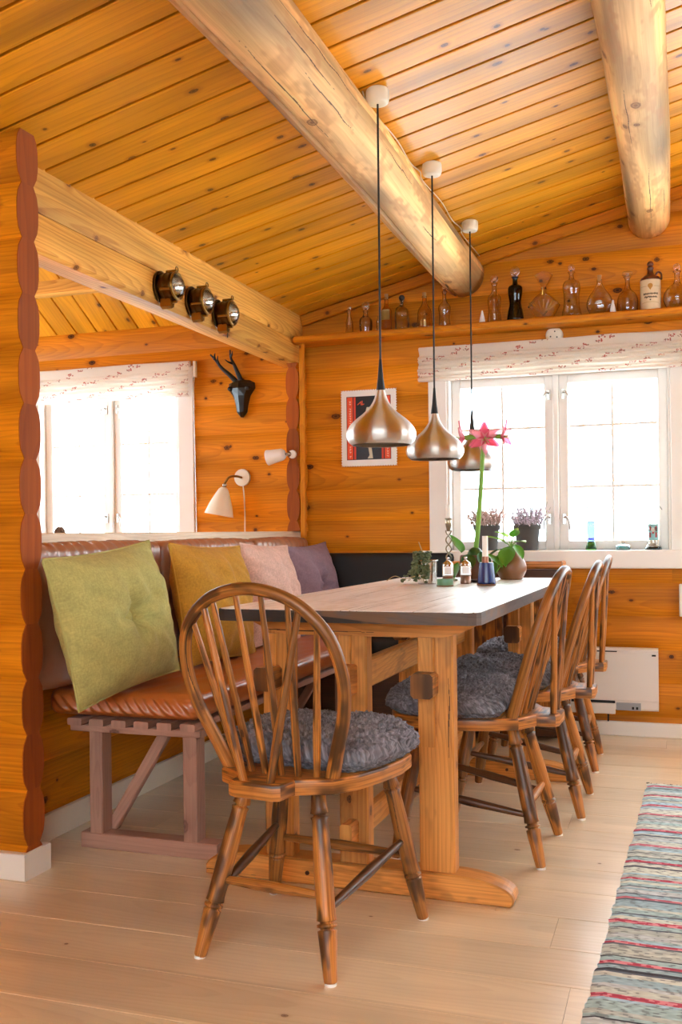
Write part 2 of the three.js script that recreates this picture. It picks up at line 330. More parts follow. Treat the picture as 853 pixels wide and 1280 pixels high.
// purlin logs
function purlin(x, y, r, crackAt, uoff) {
  const NS = 70, NR = 160, P = [], U = [], I = [], zA = -4.868, zB = 1.98;
  for (let i = 0; i <= NS; i++) {
    const z = zA + (zB - zA) * i / NS, wob = 0.006 * Math.sin(z * 1.7 + uoff), wy = 0.004 * Math.cos(z * 2.3 + uoff), tap = 1 + 0.02 * (z + 4.8) / 3;
    for (let j = 0; j <= NR; j++) {
      const th = j / NR * Math.PI * 2; let q = r * tap * (1 + 0.03 * (vn(z * 3 + uoff, Math.cos(th) * 1.5 + Math.sin(th) * 2.1 + 9) - 0.5) + 0.025 * (vn(z * 9, Math.cos(th) * 3 + 4 + Math.sin(th) * 3) - 0.5));
      const ca = crackAt === null ? 9 : Math.abs(((th - crackAt - 0.05 * Math.sin(z * 1.3) + Math.PI * 3) % (Math.PI * 2)) - Math.PI);
      if (ca < 0.06) q -= 0.028 * (1 - ca / 0.06);
      P.push(x + wob + q * Math.cos(th), y + wy + q * Math.sin(th), z); U.push(z + uoff, th * 0.105);
    }
  }
  const R = NR + 1;
  for (let i = 0; i < NS; i++) for (let j = 0; j < NR; j++) { const a = i * R + j; I.push(a, a + 1, a + R, a + 1, a + R + 1, a + R); }
  const c0 = P.length / 3; P.push(x, y, zA, x, y, zB); U.push(0, 0, 0, 0);
  for (let j = 0; j < NR; j++) { I.push(c0, j + 1, j); I.push(c0 + 1, NS * R + j, NS * R + j + 1); }
  const g = new THREE.BufferGeometry(); g.setAttribute('position', new THREE.Float32BufferAttribute(P, 3)); g.setAttribute('uv', new THREE.Float32BufferAttribute(U, 2)); g.setIndex(I); g.computeVertexNormals();
  return g;
}
{
  const a = part('trim_3', purlin(-0.985, 2.235, 0.104, rad(-107), 0.3), M.log, scene); a.userData = { kind: 'structure', label: 'round pale log purlin with a long split, above the table', category: 'beam' };
  const b = part('trim_4', purlin(-0.11, 2.425, 0.094, null, 2.1), M.log, scene); b.userData = { kind: 'structure', label: 'round pale log purlin higher up, over the window side', category: 'beam' };
}
const rake = setting('trim_5', 'narrow rake strip where the gable wall meets the ceiling', 'trim');
part('board', barB(-0.02, 4.4, -0.055, -0.002, -0.03, 0, 'x', 0.004).rotateZ(SL).translate(-1.83, 2.105, BACK + 0.032), M.wall, rake);
const bbBack = setting('baseboard_back', 'white baseboard along the window wall', 'baseboard');
part('board', barB(-1.9, 2.5, 0, 0.066, BACK, BACK + 0.018, 'x', 0.003), M.whiteWood, bbBack);

// ------------------------------------------------------------------ windows
function casement(name, label, o, { rows = 3, cols = 2, casing = 0.092, sash = 0.045, halves = 2, sill, rowsAt, handles = true, place }) {
  const w = setting(name, label, 'window'); w.userData.category = 'window';
  const [x0, x1, y0, y1] = o, zf = 0.014, zi = -0.055;
  const P = (n, g, m, p = w) => part(n, place(g), m, p);
  P('casing', barB(x0 - casing, x0, y0, y1 + casing, -0.01, zf, 'y', 0.003), M.white); P('casing', barB(x1, x1 + casing, y0, y1 + casing, -0.01, zf, 'y', 0.003), M.white);
  P('casing', barB(x0 - casing, x1 + casing, y1, y1 + casing, -0.01, zf - 0.001, 'x', 0.003), M.white);
  // jamb lining
  P('jamb', barB(x0, x0 + 0.012, y0, y1, -0.15, 0.004, 'y', 0.002), M.white); P('jamb', barB(x1 - 0.012, x1, y0, y1, -0.15, 0.004, 'y', 0.002), M.white);
  P('head', barB(x0, x1, y1 - 0.014, y1, -0.15, 0.002, 'x', 0.002), M.white); P('stool', barB(x0, x1, y0 - 0.002, y0 + 0.012, -0.15, 0.0, 'x', 0.002), M.white);
  const fx0 = x0 + 0.012, fx1 = x1 - 0.012, fy0 = y0 + 0.012, fy1 = y1 - 0.014, mid = 0.024, hw = (fx1 - fx0 - mid * (halves - 1)) / halves;
  for (let k = 0; k < halves; k++) {
    const a = fx0 + k * (hw + mid), b = a + hw;
    if (k) P('mullion', barB(a - mid, a, fy0, fy1, zi - 0.05, zi + 0.02, 'y', 0.003), M.white);
    const s = new THREE.Group(); s.name = 'sash'; w.add(s);
    const q = (n, g, m) => P(n, g, m, s);
    q('stile', barB(a, a + sash, fy0, fy1, zi - 0.04, zi, 'y', 0.004), M.white); q('stile', barB(b - sash, b, fy0, fy1, zi - 0.04, zi, 'y', 0.004), M.white);
    q('rail', barB(a + sash, b - sash, fy0, fy0 + sash, zi - 0.04, zi, 'x', 0.004), M.white); q('rail', barB(a + sash, b - sash, fy1 - sash, fy1, zi - 0.04, zi, 'x', 0.004), M.white);
    const gx0 = a + sash, gx1 = b - sash, gy0 = fy0 + sash, gy1 = fy1 - sash, m = 0.012, pw = (gx1 - gx0) / cols, ph = (gy1 - gy0) / rows;
    for (let i = 1; i < cols; i++) q('muntin', barB(gx0 + pw * i - m / 2, gx0 + pw * i + m / 2, gy0, gy1, zi - 0.032, zi - 0.012, 'y', 0.002), M.white);
    const ys = [gy0, ...(rowsAt ?? Array.from({ length: rows - 1 }, (_, j) => gy0 + ph * (j + 1))), gy1];
    for (let j = 1; j < rows; j++) q('muntin', barB(gx0, gx1, ys[j] - m / 2, ys[j] + m / 2, zi - 0.031, zi - 0.013, 'x', 0.002), M.white);
    for (let i = 0; i < cols; i++) for (let j = 0; j < rows; j++) { const g = new THREE.PlaneGeometry(pw, ys[j + 1] - ys[j]); q('pane', g.translate(gx0 + pw * (i + 0.5), (ys[j] + ys[j + 1]) / 2, zi - 0.022), M.pane); }
    if (handles) for (const hy of [fy0 + (fy1 - fy0) * 0.17, fy0 + (fy1 - fy0) * 0.88]) {
      const hx = k ? a + sash * 0.5 : b - sash * 0.5, d = k ? 1 : -1;
      q('handle', mergeGeometries([barB(hx - 0.008, hx + 0.008, hy - 0.02, hy + 0.03, zi, zi + 0.008, 'y', 0.002), tube([[hx, hy + 0.012, zi + 0.006], [hx + d * 0.012, hy + 0.014, zi + 0.022], [hx + d * 0.024, hy - 0.004, zi + 0.024], [hx + d * 0.028, hy - 0.05, zi + 0.022]], 0.0045, 14, 7).toNonIndexed()].map((g) => { g.deleteAttribute('uv'); return g; })), M.chrome);
    }
  }
  if (sill) P('sill', barB(sill[0], sill[1], sill[2], sill[3], -0.06, sill[4], 'x', 0.005), M.white);
  return w;
}
const onBack = (g) => g.translate(0, 0, BACK);
casement('window_1', 'white two sash window over the table with a deep sill', WIN1, { rowsAt: [1.18, 1.475], sill: [-1.215, 0.16, 0.788, 0.874, 0.075], place: onBack });
casement('window_2', 'white two sash window in the side room behind the bench', WIN2, { rowsAt: [1.195, 1.48], sill: [-3.6, -2.46, 0.86, 0.912, 0.03], place: onBack });
casement('window_3', 'wide window in the right wall, outside the picture', WIN3, { halves: 3, rows: 2, place: (g) => g.rotateY(-Math.PI / 2).translate(2.5, 0, 0), handles: false });
casement('window_4', 'wide window wall behind the camera', WIN4, { halves: 4, rows: 2, place: (g) => g.rotateY(Math.PI).translate(0, 0, 2.0), handles: false });
casement('window_5', 'window in the end wall of the side room, outside the picture', WIN5, { rows: 2, place: (g) => g.rotateY(Math.PI / 2).translate(-4.2, 0, 0), handles: false });
casement('window_6', 'wide window in the log wall right of the table window, outside the picture', WIN6, { halves: 3, place: onBack, handles: false });

// ------------------------------------------------------------------ soft things: helpers
function smoothNoUv(g) { g.deleteAttribute('uv'); g.deleteAttribute('normal'); g = mergeVertices(g, 1e-5); g.computeVertexNormals(); return g; }
// padded block: sizes, corner radius, crown, wrinkle function (p, unit coords) -> outward shift
function padded(w, h, d, n, r, crown, wrinkle) {
  let g = smoothNoUv(new THREE.BoxGeometry(w, h, d, ...n)); const p = g.attributes.position, nn = g.attributes.normal;
  for (let i = 0; i < p.count; i++) {
    let x = p.getX(i), y = p.getY(i), z = p.getZ(i); const a = x / w * 2, b = y / h * 2, c = z / d * 2;
    const ix = clamp(x, -w / 2 + r, w / 2 - r), iy = clamp(y, -h / 2 + r, h / 2 - r), iz = clamp(z, -d / 2 + r, d / 2 - r), q = V3(x - ix, y - iy, z - iz);
    if (q.length() > 1e-9) { const m = Math.max(Math.abs(q.x), Math.abs(q.y), Math.abs(q.z)); q.normalize().multiplyScalar(m); x = ix + q.x; y = iy + q.y; z = iz + q.z; }
    x += crown[0] * a * (1 - b * b) * (1 - c * c); y += crown[1] * b * (1 - a * a) * (1 - c * c); z += crown[2] * c * (1 - a * a) * (1 - b * b);
    if (wrinkle) { const s = wrinkle(x, y, z, a, b, c); x += nn.getX(i) * s; y += nn.getY(i) * s; z += nn.getZ(i) * s; }
    p.setXYZ(i, x, y, z);
  }
  g.computeVertexNormals(); return g;
}
const leather = phy({ color: '#b8622a', roughness: 0.36, clearcoat: 0.4, clearcoatRoughness: 0.25 }), leatherBack = phy({ color: '#a06a4c', roughness: 0.36, clearcoat: 0.5, clearcoatRoughness: 0.25 });

// ------------------------------------------------------------------ dining table
{
  const t = thing('dining_table', 'long trestle dining table with worn pale top and dark battered edge', 'table', [-0.80, 0, -3.34], rad(-1.0));
  const hx = 0.355, z0 = 0.93, z1 = -0.90, ch = 0.028, yT = 0.77, th = 0.032;
  const outl = (e) => [[-hx - e + ch, z0 + e], [hx + e - ch, z0 + e], [hx + e - ch * 0.3, z0 + e - ch * 0.3], [hx + e, z0 + e - ch], [hx + e, z1 - e + ch], [hx + e - ch, z1 - e], [-hx - e + ch, z1 - e], [-hx - e, z1 - e + ch], [-hx - e, z0 + e - ch], [-hx - e + ch * 0.3, z0 + e - ch * 0.3]];
  const cuts = [-hx, -0.185, 0.01, 0.17, hx];
  for (let k = 0; k < 4; k++) {
    const a = cuts[k] + 0.0006, b = cuts[k + 1] - 0.0006, cl = k === 0 ? ch : 0.0, cr = k === 3 ? ch : 0.0, s = new THREE.Shape();
    s.moveTo(a + cl, z0); s.lineTo(b - cr, z0); if (cr) s.lineTo(b, z0 - cr); s.lineTo(b, z1 + cr); if (cr) s.lineTo(b - cr, z1); s.lineTo(a + cl, z1); if (cl) { s.lineTo(a, z1 + cl); s.lineTo(a, z0 - cl); }
    let g = new THREE.ExtrudeGeometry(s, { depth: th, bevelEnabled: false });
    const uv = g.attributes.uv, ou = rr(0, 2), ov = k * 0.2; for (let i = 0; i < uv.count; i++) uv.setXY(i, uv.getY(i) + ou, uv.getX(i) + ov);
    g.rotateX(Math.PI / 2).scale(1, 1, 1).translate(0, yT, 0);
    part('plank', g, M.top, t);
  }
  { // worn dark edge all round
    const s = new THREE.Shape(outl(0.003).map((p) => new THREE.Vector2(...p))); s.holes.push(new THREE.Path(outl(0.0005).reverse().map((p) => new THREE.Vector2(...p))));
    const g = new THREE.ExtrudeGeometry(s, { depth: th - 0.001, bevelEnabled: false }); g.rotateX(Math.PI / 2).translate(0, yT - 0.001, 0);
    const uv = g.attributes.uv, p = g.attributes.position; for (let i = 0; i < uv.count; i++) uv.setXY(i, p.getX(i) + p.getZ(i), p.getY(i) + 0.1 * p.getX(i));
    part('edge', g, M.topEdge, t, 'dark worn edge of the table top');
  }
  for (const zc of [0.74, -0.60]) {
    const ap = new THREE.Shape(); ap.moveTo(-0.345, 0.737); ap.lineTo(0.335, 0.737); ap.quadraticCurveTo(0.27, 0.69, 0.2, 0.688); ap.lineTo(-0.2, 0.688); ap.quadraticCurveTo(-0.28, 0.69, -0.345, 0.737);
    part('crossbeam', new THREE.ExtrudeGeometry(ap, { depth: 0.055, bevelEnabled: false, curveSegments: 10 }).translate(0, 0, zc - 0.0275), M.table, t);
    // sled foot with a rounded end
    const f = new THREE.Shape(); f.moveTo(-0.47, 0); f.lineTo(0.395, 0); f.quadraticCurveTo(0.408, 0.006, 0.402, 0.022); f.quadraticCurveTo(0.39, 0.044, 0.32, 0.056); f.quadraticCurveTo(0.28, 0.062, 0.24, 0.062); f.lineTo(-0.36, 0.062); f.quadraticCurveTo(-0.45, 0.056, -0.47, 0.02); f.lineTo(-0.47, 0);
    const fg = new THREE.ExtrudeGeometry(f, { depth: 0.072, bevelEnabled: true, bevelThickness: 0.004, bevelSize: 0.004, bevelSegments: 1, curveSegments: 8 }).translate(0, 0.004, zc - 0.036);
    const foot = part('foot', fg, M.table, t);
    for (const px of [-0.16, 0.0, 0.15]) part('peg', new THREE.CylinderGeometry(0.006, 0.006, 0.004, 8).rotateX(Math.PI / 2).translate(px, 0.034, zc + 0.042), M.darkwood, foot);
    for (const [x0, x1, low] of [[0.156, 0.252, 0], [-0.070, 0.013, 1], [-0.292, -0.207, 0]]) {
      const post = part('post', barB(x0, x1, 0.058, 0.70, zc - 0.026, zc + 0.026, 'y', 0.005), M.table, t);
      part('batten', barB(x0 + 0.002, x0 + (x1 - x0) * 0.5, 0.40, 0.69, zc + 0.024, zc + 0.036, 'y', 0.004), M.table, post);
      const tx = x0 + 0.026;
      if (!low) part('tenon', barB(tx - 0.03, tx + 0.03, 0.535, 0.60, zc - 0.05, zc + 0.085, 'z', 0.008), M.chair, post);
    }
  }
  part('stretcher', barB(-0.048, -0.014, 0.53, 0.612, -0.66, 0.825, 'z', 0.006), M.table, t); part('stretcher', barB(-0.048, -0.014, 0.122, 0.19, -0.66, 0.825, 'z', 0.006), M.table, t);
}

// ------------------------------------------------------------------ hoop-back chairs with braced backs, and their sheepskins
const legProf = [[0, 0.015], [0.11, 0.0185], [0.14, 0.0212], [0.146, 0.0145], [0.156, 0.0145], [0.162, 0.0212], [0.18, 0.0185], [0.45, 0.0215], [0.66, 0.0205], [0.69, 0.022], [0.695, 0.0155], [0.704, 0.0155], [0.709, 0.022], [0.722, 0.022], [0.727, 0.0155], [0.736, 0.0155], [0.741, 0.0212], [0.99, 0.0145], [1, 0.0125]];
function seatShape(extra, tail) {
  const pts = [[0, -0.262], [0.1, -0.255], [0.17, -0.225], [0.207, -0.165], [0.214, -0.09], [0.203, 0], [0.18, 0.085], [0.145, 0.145], [0.095, 0.172]];
  const half = pts.map(([x, z]) => [x + (x ? extra : 0), z < 0 ? z - extra : z]);
  return tail ? [...half, [0.072, 0.185], [0.066, 0.24], [0.05, 0.25], [0, 0.25]] : [...half, [0.05, 0.178], [0, 0.178]];
}
function makeChair(label) {
  const t = thing('windsor_chair', label, 'chair', [0, 0, 0], 0, 'hoop-back chairs around the table');
  const hs = seatShape(0, true), all = [...hs, ...hs.slice(1, -1).reverse().map(([x, z]) => [-x, z])];
  const sh = new THREE.Shape(all.map(([x, z]) => new THREE.Vector2(x, z)));
  const sg = new THREE.ExtrudeGeometry(sh, { depth: 0.024, bevelEnabled: true, bevelThickness: 0.006, bevelSize: 0.006, bevelOffset: -0.006, bevelSegments: 2 }).rotateX(Math.PI / 2).translate(0, 0.418, 0);
  part('seat', toCreasedNormals(sg, 0.7), M.chair, t);
  const legs = { rl: [V3(-0.092, 0.395, 0.115), V3(-0.168, 0.003, 0.21)], rr: [V3(0.092, 0.395, 0.115), V3(0.168, 0.003, 0.21)], fl: [V3(-0.145, 0.395, -0.15), V3(-0.215, 0.003, -0.212)], fr: [V3(0.145, 0.395, -0.15), V3(0.215, 0.003, -0.212)] };
  for (const k in legs) { const l = part('leg', turned(legs[k][0], legs[k][1], legProf, 16), M.chair, t); const f = legs[k][1]; part('foot_pad', new THREE.CylinderGeometry(0.0128, 0.0134, 0.006, 12).translate(f.x, 0.003, f.z), M.white, l); }
  const on = (k, y) => legs[k][0].clone().lerp(legs[k][1], (0.395 - y) / 0.392);
  const sp = [[0, 0.008], [0.1, 0.0095], [0.5, 0.0135], [0.9, 0.0095], [1, 0.008]];
  part('stretcher', turned(on('rl', 0.172), on('rr', 0.172), sp, 10), M.chair, t); part('stretcher', turned(on('fl', 0.165), on('fr', 0.165), sp, 10), M.chair, t);
  for (const s of ['l', 'r']) part('stretcher', turned(on('r' + s, 0.142), on('f' + s, 0.205), sp, 10), M.chairDark, t);
  // bow
  const half = [[0.128, 0.405, 0.118], [0.158, 0.49, 0.146], [0.19, 0.58, 0.176], [0.2, 0.665, 0.203], [0.178, 0.755, 0.232], [0.105, 0.825, 0.254], [0, 0.85, 0.262]];
  const bow = [...half.map(([x, y, z]) => [-x, y, z]), ...half.slice(0, -1).reverse()];
  const bg = tubeVar(bow, (u) => 0.0145 + 0.0035 * Math.pow(Math.abs(u * 2 - 1), 4), 64, 10), uv = bg.attributes.uv;
  for (let i = 0; i < uv.count; i++) uv.setXY(i, uv.getX(i) * 1.3 + 0.4, uv.getY(i) * 0.09 + 0.1);
  part('bow', bg, M.chair, t);
  const curve = new THREE.CatmullRomCurve3(bow.map((p) => V3(...p))), hoopAt = (x) => { let best = null, bd = 9; for (let i = 30; i <= 170; i++) { const p = curve.getPoint(i / 200); const d = Math.abs(p.x - x); if (d < bd && p.y > 0.66) { bd = d; best = p; } } return best; };
  const spp = [[0, 0.008], [0.3, 0.0095], [1, 0.0062]];
  for (const [xb, xt] of [[-0.098, -0.158], [-0.058, -0.098], [-0.02, -0.034], [0.02, 0.034], [0.058, 0.098], [0.098, 0.158]]) part('spindle', turned(V3(xb, 0.405, 0.15 - xb * xb * 2), hoopAt(xt), spp, 9), M.chair, t);
  for (const s of [-1, 1]) part('brace', turned(V3(s * 0.03, 0.405, 0.228), hoopAt(s * 0.12), [[0, 0.0095], [0.3, 0.0105], [1, 0.0075]], 9), M.chair, t);
  return t;
}
const woolTex = dataTex(256, 256, (u, v, c) => { const n = 0.55 * vn(u * 60, v * 60, 60, 60) + 0.45 * vn(u * 128, v * 128, 128, 128), q = 66 + 112 * n + 26 * (vn(u * 8, v * 8, 8, 8) - 0.5); c[0] = q * 0.98; c[1] = q * 0.97; c[2] = q * 1.03; });
woolTex.repeat.set(3, 3);
const wool = phy({ map: woolTex, roughness: 1, sheen: 0.6, sheenRoughness: 0.6, sheenColor: new THREE.Color(0.4, 0.4, 0.44) });
function makePad(label, var_) {
  const hs = seatShape(0.016, false), all = [...hs, ...hs.slice(1, -1).reverse().map(([x, z]) => [-x, z])].map(([x, z]) => V3(x, 0, Math.min(z, 0.104)));
  const cv = new THREE.CatmullRomCurve3(all, true, 'centripetal'), NA = 200, NR = 60, P = [], U = [], I = [];
  for (let j = 0; j <= NR; j++) for (let i = 0; i <= NA; i++) {
    const e = cv.getPoint((i % NA) / NA), q = j / NR;      // q: 0 centre of top .. 0.8 rim .. 1 bottom edge tucked in
    const rho = q < 0.82 ? q / 0.82 : 1 - (q - 0.82) * 0.9, top = q < 0.82 ? Math.pow(1 - Math.pow(rho, 4.5), 0.5) : -(q - 0.82) / 0.18 * 0.42;
    const ang = i / NA * Math.PI * 2, lump = 1 + 0.05 * (vn(Math.cos(ang) * 2 + 5 + var_ * 7, Math.sin(ang) * 2 + 5) - 0.5);
    let x = e.x * rho * lump, z = (e.z + 0.07) * rho * lump - 0.07, y = 0.447 + top * 0.062 + 0.016 * (vn(x * 14 + var_ * 5 + 20, z * 14 + 20) - 0.5) * (q < 0.82 ? 1 : 0);
    const f = 0.004 * (vn(x * 90 + 50 + y * 60, z * 90 + 50 - y * 55) - 0.5) + 0.0075 * (hsh(Math.floor(x * 700 + y * 300 + 900), Math.floor(z * 700 + 900 - y * 200)) - 0.5);
    const out = V3(x * Math.pow(rho, 3), 0.12 * (1 - rho) + Math.max(0, top) * 0.12, (z + 0.07) * Math.pow(rho, 3)).normalize().multiplyScalar(f * 2);
    P.push(x + out.x, Math.max(0.4195, y + out.y), z + out.z); U.push(x + y * 0.5, z + y * 0.5);
  }
  const R = NA + 1; for (let j = 0; j < NR; j++) for (let i = 0; i < NA; i++) { const a = j * R + i; I.push(a, a + R, a + 1, a + 1, a + R, a + R + 1); }
  const g = new THREE.BufferGeometry(); g.setAttribute('position', new THREE.Float32BufferAttribute(P, 3)); g.setAttribute('uv', new THREE.Float32BufferAttribute(U, 2)); g.setIndex(I); g.computeVertexNormals();
  return g;
}
{
  const spots = [
    [[-0.852, 0, -2.24], rad(-7.5), 'hoop-back wooden chair at the near end of the table, back to the room', 'grey sheepskin pad on the chair at the near table end'],
    [[-0.582, 0, -3.055], rad(88), 'hoop-back wooden chair at the table side, nearest the near table end', 'grey sheepskin pad on the side chair nearest the table front edge'],
    [[-0.522, 0, -3.58], rad(90), 'hoop-back wooden chair at the table side, middle of the three in the row', 'dark grey sheepskin pad on the middle chair of the row'],
    [[-0.53, 0, -4.255], rad(91), 'hoop-back wooden chair at the table side, closest to the wall heater', 'grey sheepskin pad on the row chair closest to the window wall'],
  ];
  let first = null;
  spots.forEach(([p, r, l, pl], i) => {
    if (!first) { first = makeChair(l); first.position.set(...p); first.rotation.y = r; } else copyOf(first, p, r, l);
    solo('sheepskin_pad', pl, 'seat pad', makePad(pl, i), wool, p, r, 'sheepskin pads on the chairs');
  });
}

// ------------------------------------------------------------------ bench along the low wall
{
  const b = thing('corner_bench', 'slatted wooden bench frame painted dusty brown along the low wall', 'bench', [-1.6, 0, -3.7]);
  const B = (n, x0, x1, y0, y1, z0, z1, gr, m = M.bench) => part(n, barB(x0 + 1.6, x1 + 1.6, y0, y1, z0 + 3.7, z1 + 3.7, gr, 0.003), m, b);
  for (const z of [-2.70, -4.1]) {
    B('foot', -1.765, -1.30, 0, 0.048, z - 0.03, z + 0.03, 'x');
    B('post', -1.412, -1.366, 0.048, 0.378, z - 0.03, z + 0.028, 'y'); B('post', -1.735, -1.69, 0.048, 0.378, z - 0.03, z + 0.028, 'y');
    B('rail', -1.80, -1.352, 0.360, 0.382, z - 0.03, z + 0.03, 'x');
    const br = bar(0.035, 0.36, 0.03, 'y', 0.003).rotateZ(rad(-32)).translate(-1.60 + 1.6, 0.205, z + 3.7 - 0.045); part('brace', br, M.bench, b);
  }
  for (let k = 0; k < 6; k++) { const x = -1.80 + k * 0.078; B('slat', x, x + 0.05, 0.382, 0.404, -4.42, -2.652, 'z'); }
}
const seatWr = (x, y, z, a, b, c) => { let s = 0.004 * (vn(x * 16 + 30, z * 11 + 30) - 0.5) * (b > 0.6 ? 1 : 0.4); if (c > 0.9 && Math.abs(b) < 0.75) { const q = Math.abs(((x * 26 + b * 0.9 + vn(x * 8 + 5, 2) * 0.8) % 1 + 1) % 1 - 0.5); s += 0.030 * (0.25 - q) * (1 - b * b) * sst(1, 0.82, Math.abs(a)); } if (b > 0.9) s += 0.006 * (vn(x * 30 + 10, z * 7 + 3) - 0.5); return s; };
solo('bench_seat_cushion', 'glossy cognac leather seat cushion on the slatted bench', 'cushion', padded(0.52, 0.078, 1.80, [120, 18, 130], 0.03, [0.006, 0.006, 0.006], seatWr), leather, [-1.612, 0.450, -3.552]);
{
  const wr = (x, y, z, a, b, c) => { let s = 0; if (b > 0.55) s += 0.018 * (Math.abs(((z * 19 + vn(z * 9 + 3, y * 10 + 7) * 1.2) % 1 + 1) % 1 - 0.5) - 0.25) * sst(0.5, 0.8, b) * sst(1, 0.9, Math.abs(c)); return s + 0.004 * (vn(z * 20 + 9, y * 20 + 30) - 0.5); };
  const labels = ['brown leather back cushion behind the green pillow', 'brown leather back cushion behind the mustard and pink pillows', 'brown leather back cushion behind the mauve pillow'];
  [[-2.485, -3.265], [-3.285, -4.125], [-4.145, -4.80]].forEach(([z0, z1], i) => {
    const k = padded(0.085, 0.44, z0 - z1, [10, 34, 90], 0.028, [0.014, 0.006, 0.004], wr);
    solo('bench_back_cushion', labels[i], 'cushion', k, leatherBack, [-1.838, 0.722, (z0 + z1) / 2], 0, 'leather back cushions of the bench');
  });
}
// scatter pillows
function pillowGeo(w, h, th, sd, button) {
  const N = 46, P = [], U = [], I = []; let base = 0;
  for (const side of [1, -1]) {
    for (let j = 0; j <= N; j++) for (let i = 0; i <= N; i++) {
      const u = i / N * 2 - 1, v = j / N * 2 - 1, uu = Math.sin(u * Math.PI / 2), vv = Math.sin(v * Math.PI / 2);
      const x = uu * w / 2 * (1 - 0.055 * (1 - vv * vv)), y = vv * h / 2 * (1 - 0.055 * (1 - uu * uu));
      let z = th / 2 * Math.pow(Math.max(0, (1 - Math.pow(Math.abs(uu), 2.1)) * (1 - Math.pow(Math.abs(vv), 2.1))), 0.66);
      const r = Math.hypot(uu, vv), an = Math.atan2(vv, uu);
      if (button && side > 0) { z -= th * (0.2 * Math.exp(-r * r * 60) + 0.2 * Math.exp(-r * r * 8)); z += 0.011 * (Math.sin(an * 5 + 0.6 + sd) + 0.6 * Math.sin(an * 9 + sd)) * Math.exp(-Math.pow((r - 0.26) * 4.5, 2)); }
      const edge = (1 - Math.pow(Math.max(Math.abs(uu), Math.abs(vv)), 6)) * (button ? sst(0.04, 0.3, r) : 1);
      z += edge * (0.02 * (vn(uu * 3 + sd * 3 + 20, vv * 2.2 + 20) - 0.5) + 0.014 * (vn((uu + vv) * 6 + sd + 20, (uu - vv) * 3 + 20) - 0.5));
      if (!button) z -= edge * 0.02 * Math.exp(-Math.pow((uu - 0.12 - 0.1 * vv) * 8, 2)) * (0.6 + 0.4 * vv);
      P.push(x, y, side * Math.max(z, 0) + 0.003 * (vn(uu * 4 + sd, vv * 4 + 40) - 0.5)); U.push(x + side, y);
    }
    const R = N + 1; for (let j = 0; j < N; j++) for (let i = 0; i < N; i++) { const a = base + j * R + i; if (side > 0) I.push(a, a + 1, a + R, a + 1, a + R + 1, a + R); else I.push(a, a + R, a + 1, a + 1, a + R, a + R + 1); }
    base += R * R;
  }
  const g = new THREE.BufferGeometry(); g.setAttribute('position', new THREE.Float32BufferAttribute(P, 3)); g.setAttribute('uv', new THREE.Float32BufferAttribute(U, 2)); g.setIndex(I); g.computeVertexNormals();
  return g;
}
const clothTex = (r, g, b) => { const t = dataTex(256, 256, (u, v, c) => { const n = 0.9 + 0.10 * vn(u * 128, v * 40, 128, 40) + 0.08 * (vn(u * 40, v * 128, 40, 128) - 0.5) + 0.08 * (vn(u * 7, v * 7, 7, 7) - 0.5); c[0] = r * n; c[1] = g * n; c[2] = b * n; }); t.repeat.set(4, 4); return t; };
function pillow(label, col, w, h, th, pos, lean, turn, roll, sd, button) {
  const o = thing('throw_pillow', label, 'pillow', pos, turn, 'throw pillows on the bench');
  const m = phy({ map: clothTex(...col), roughness: 0.95, sheen: 0.15, sheenRoughness: 0.5, sheenColor: new THREE.Color(0.5, 0.5, 0.4) });
  const mat = new THREE.Matrix4().makeRotationX(-lean).multiply(new THREE.Matrix4().makeRotationZ(roll));
  const g = pillowGeo(w, h, th, sd, button).applyMatrix4(mat); part('cover', g, m, o);
  const edge = []; for (let k = 0; k < 96; k++) { const s = k / 96 * 4, q = s % 1, e = Math.sin((q * 2 - 1) * Math.PI / 2), s4 = Math.floor(s), a = [[e, -1], [1, e], [-e, 1], [-1, -e]][s4]; edge.push(V3(a[0] * w / 2 * (1 - 0.055 * (1 - a[1] * a[1])), a[1] * h / 2 * (1 - 0.055 * (1 - a[0] * a[0])), 0)); }
  part('seam', new THREE.TubeGeometry(new THREE.CatmullRomCurve3(edge, true), 160, 0.004, 6, true).applyMatrix4(mat), m, o);
  if (button) { const bg = new THREE.SphereGeometry(0.024, 20, 14).scale(1, 1, 0.6).translate(0, 0, th * 0.10 + 0.013); part('button', bg.applyMatrix4(mat), m, o, 'round fabric button'); }
  return o;
}
const H = Math.PI / 2;
pillow('olive green linen pillow with a round button', [186, 178, 106], 0.55, 0.44, 0.235, [-1.628, 0.712, -2.665], rad(12), H - rad(4), rad(5), 1.3, true);
pillow('mustard yellow pillow next to the olive one', [196, 142, 44], 0.55, 0.44, 0.21, [-1.648, 0.712, -3.39], rad(10), H - rad(2), rad(-2), 2.7, false);
pillow('pale pink pillow between the mustard and the mauve one', [222, 178, 160], 0.52, 0.43, 0.19, [-1.665, 0.71, -3.98], rad(9), H, rad(-2), 4.1, false);
pillow('mauve pillow in the bench corner with a round button', [140, 112, 122], 0.48, 0.42, 0.18, [-1.668, 0.706, -4.52], rad(9), H - rad(3), rad(2), 5.9, true);

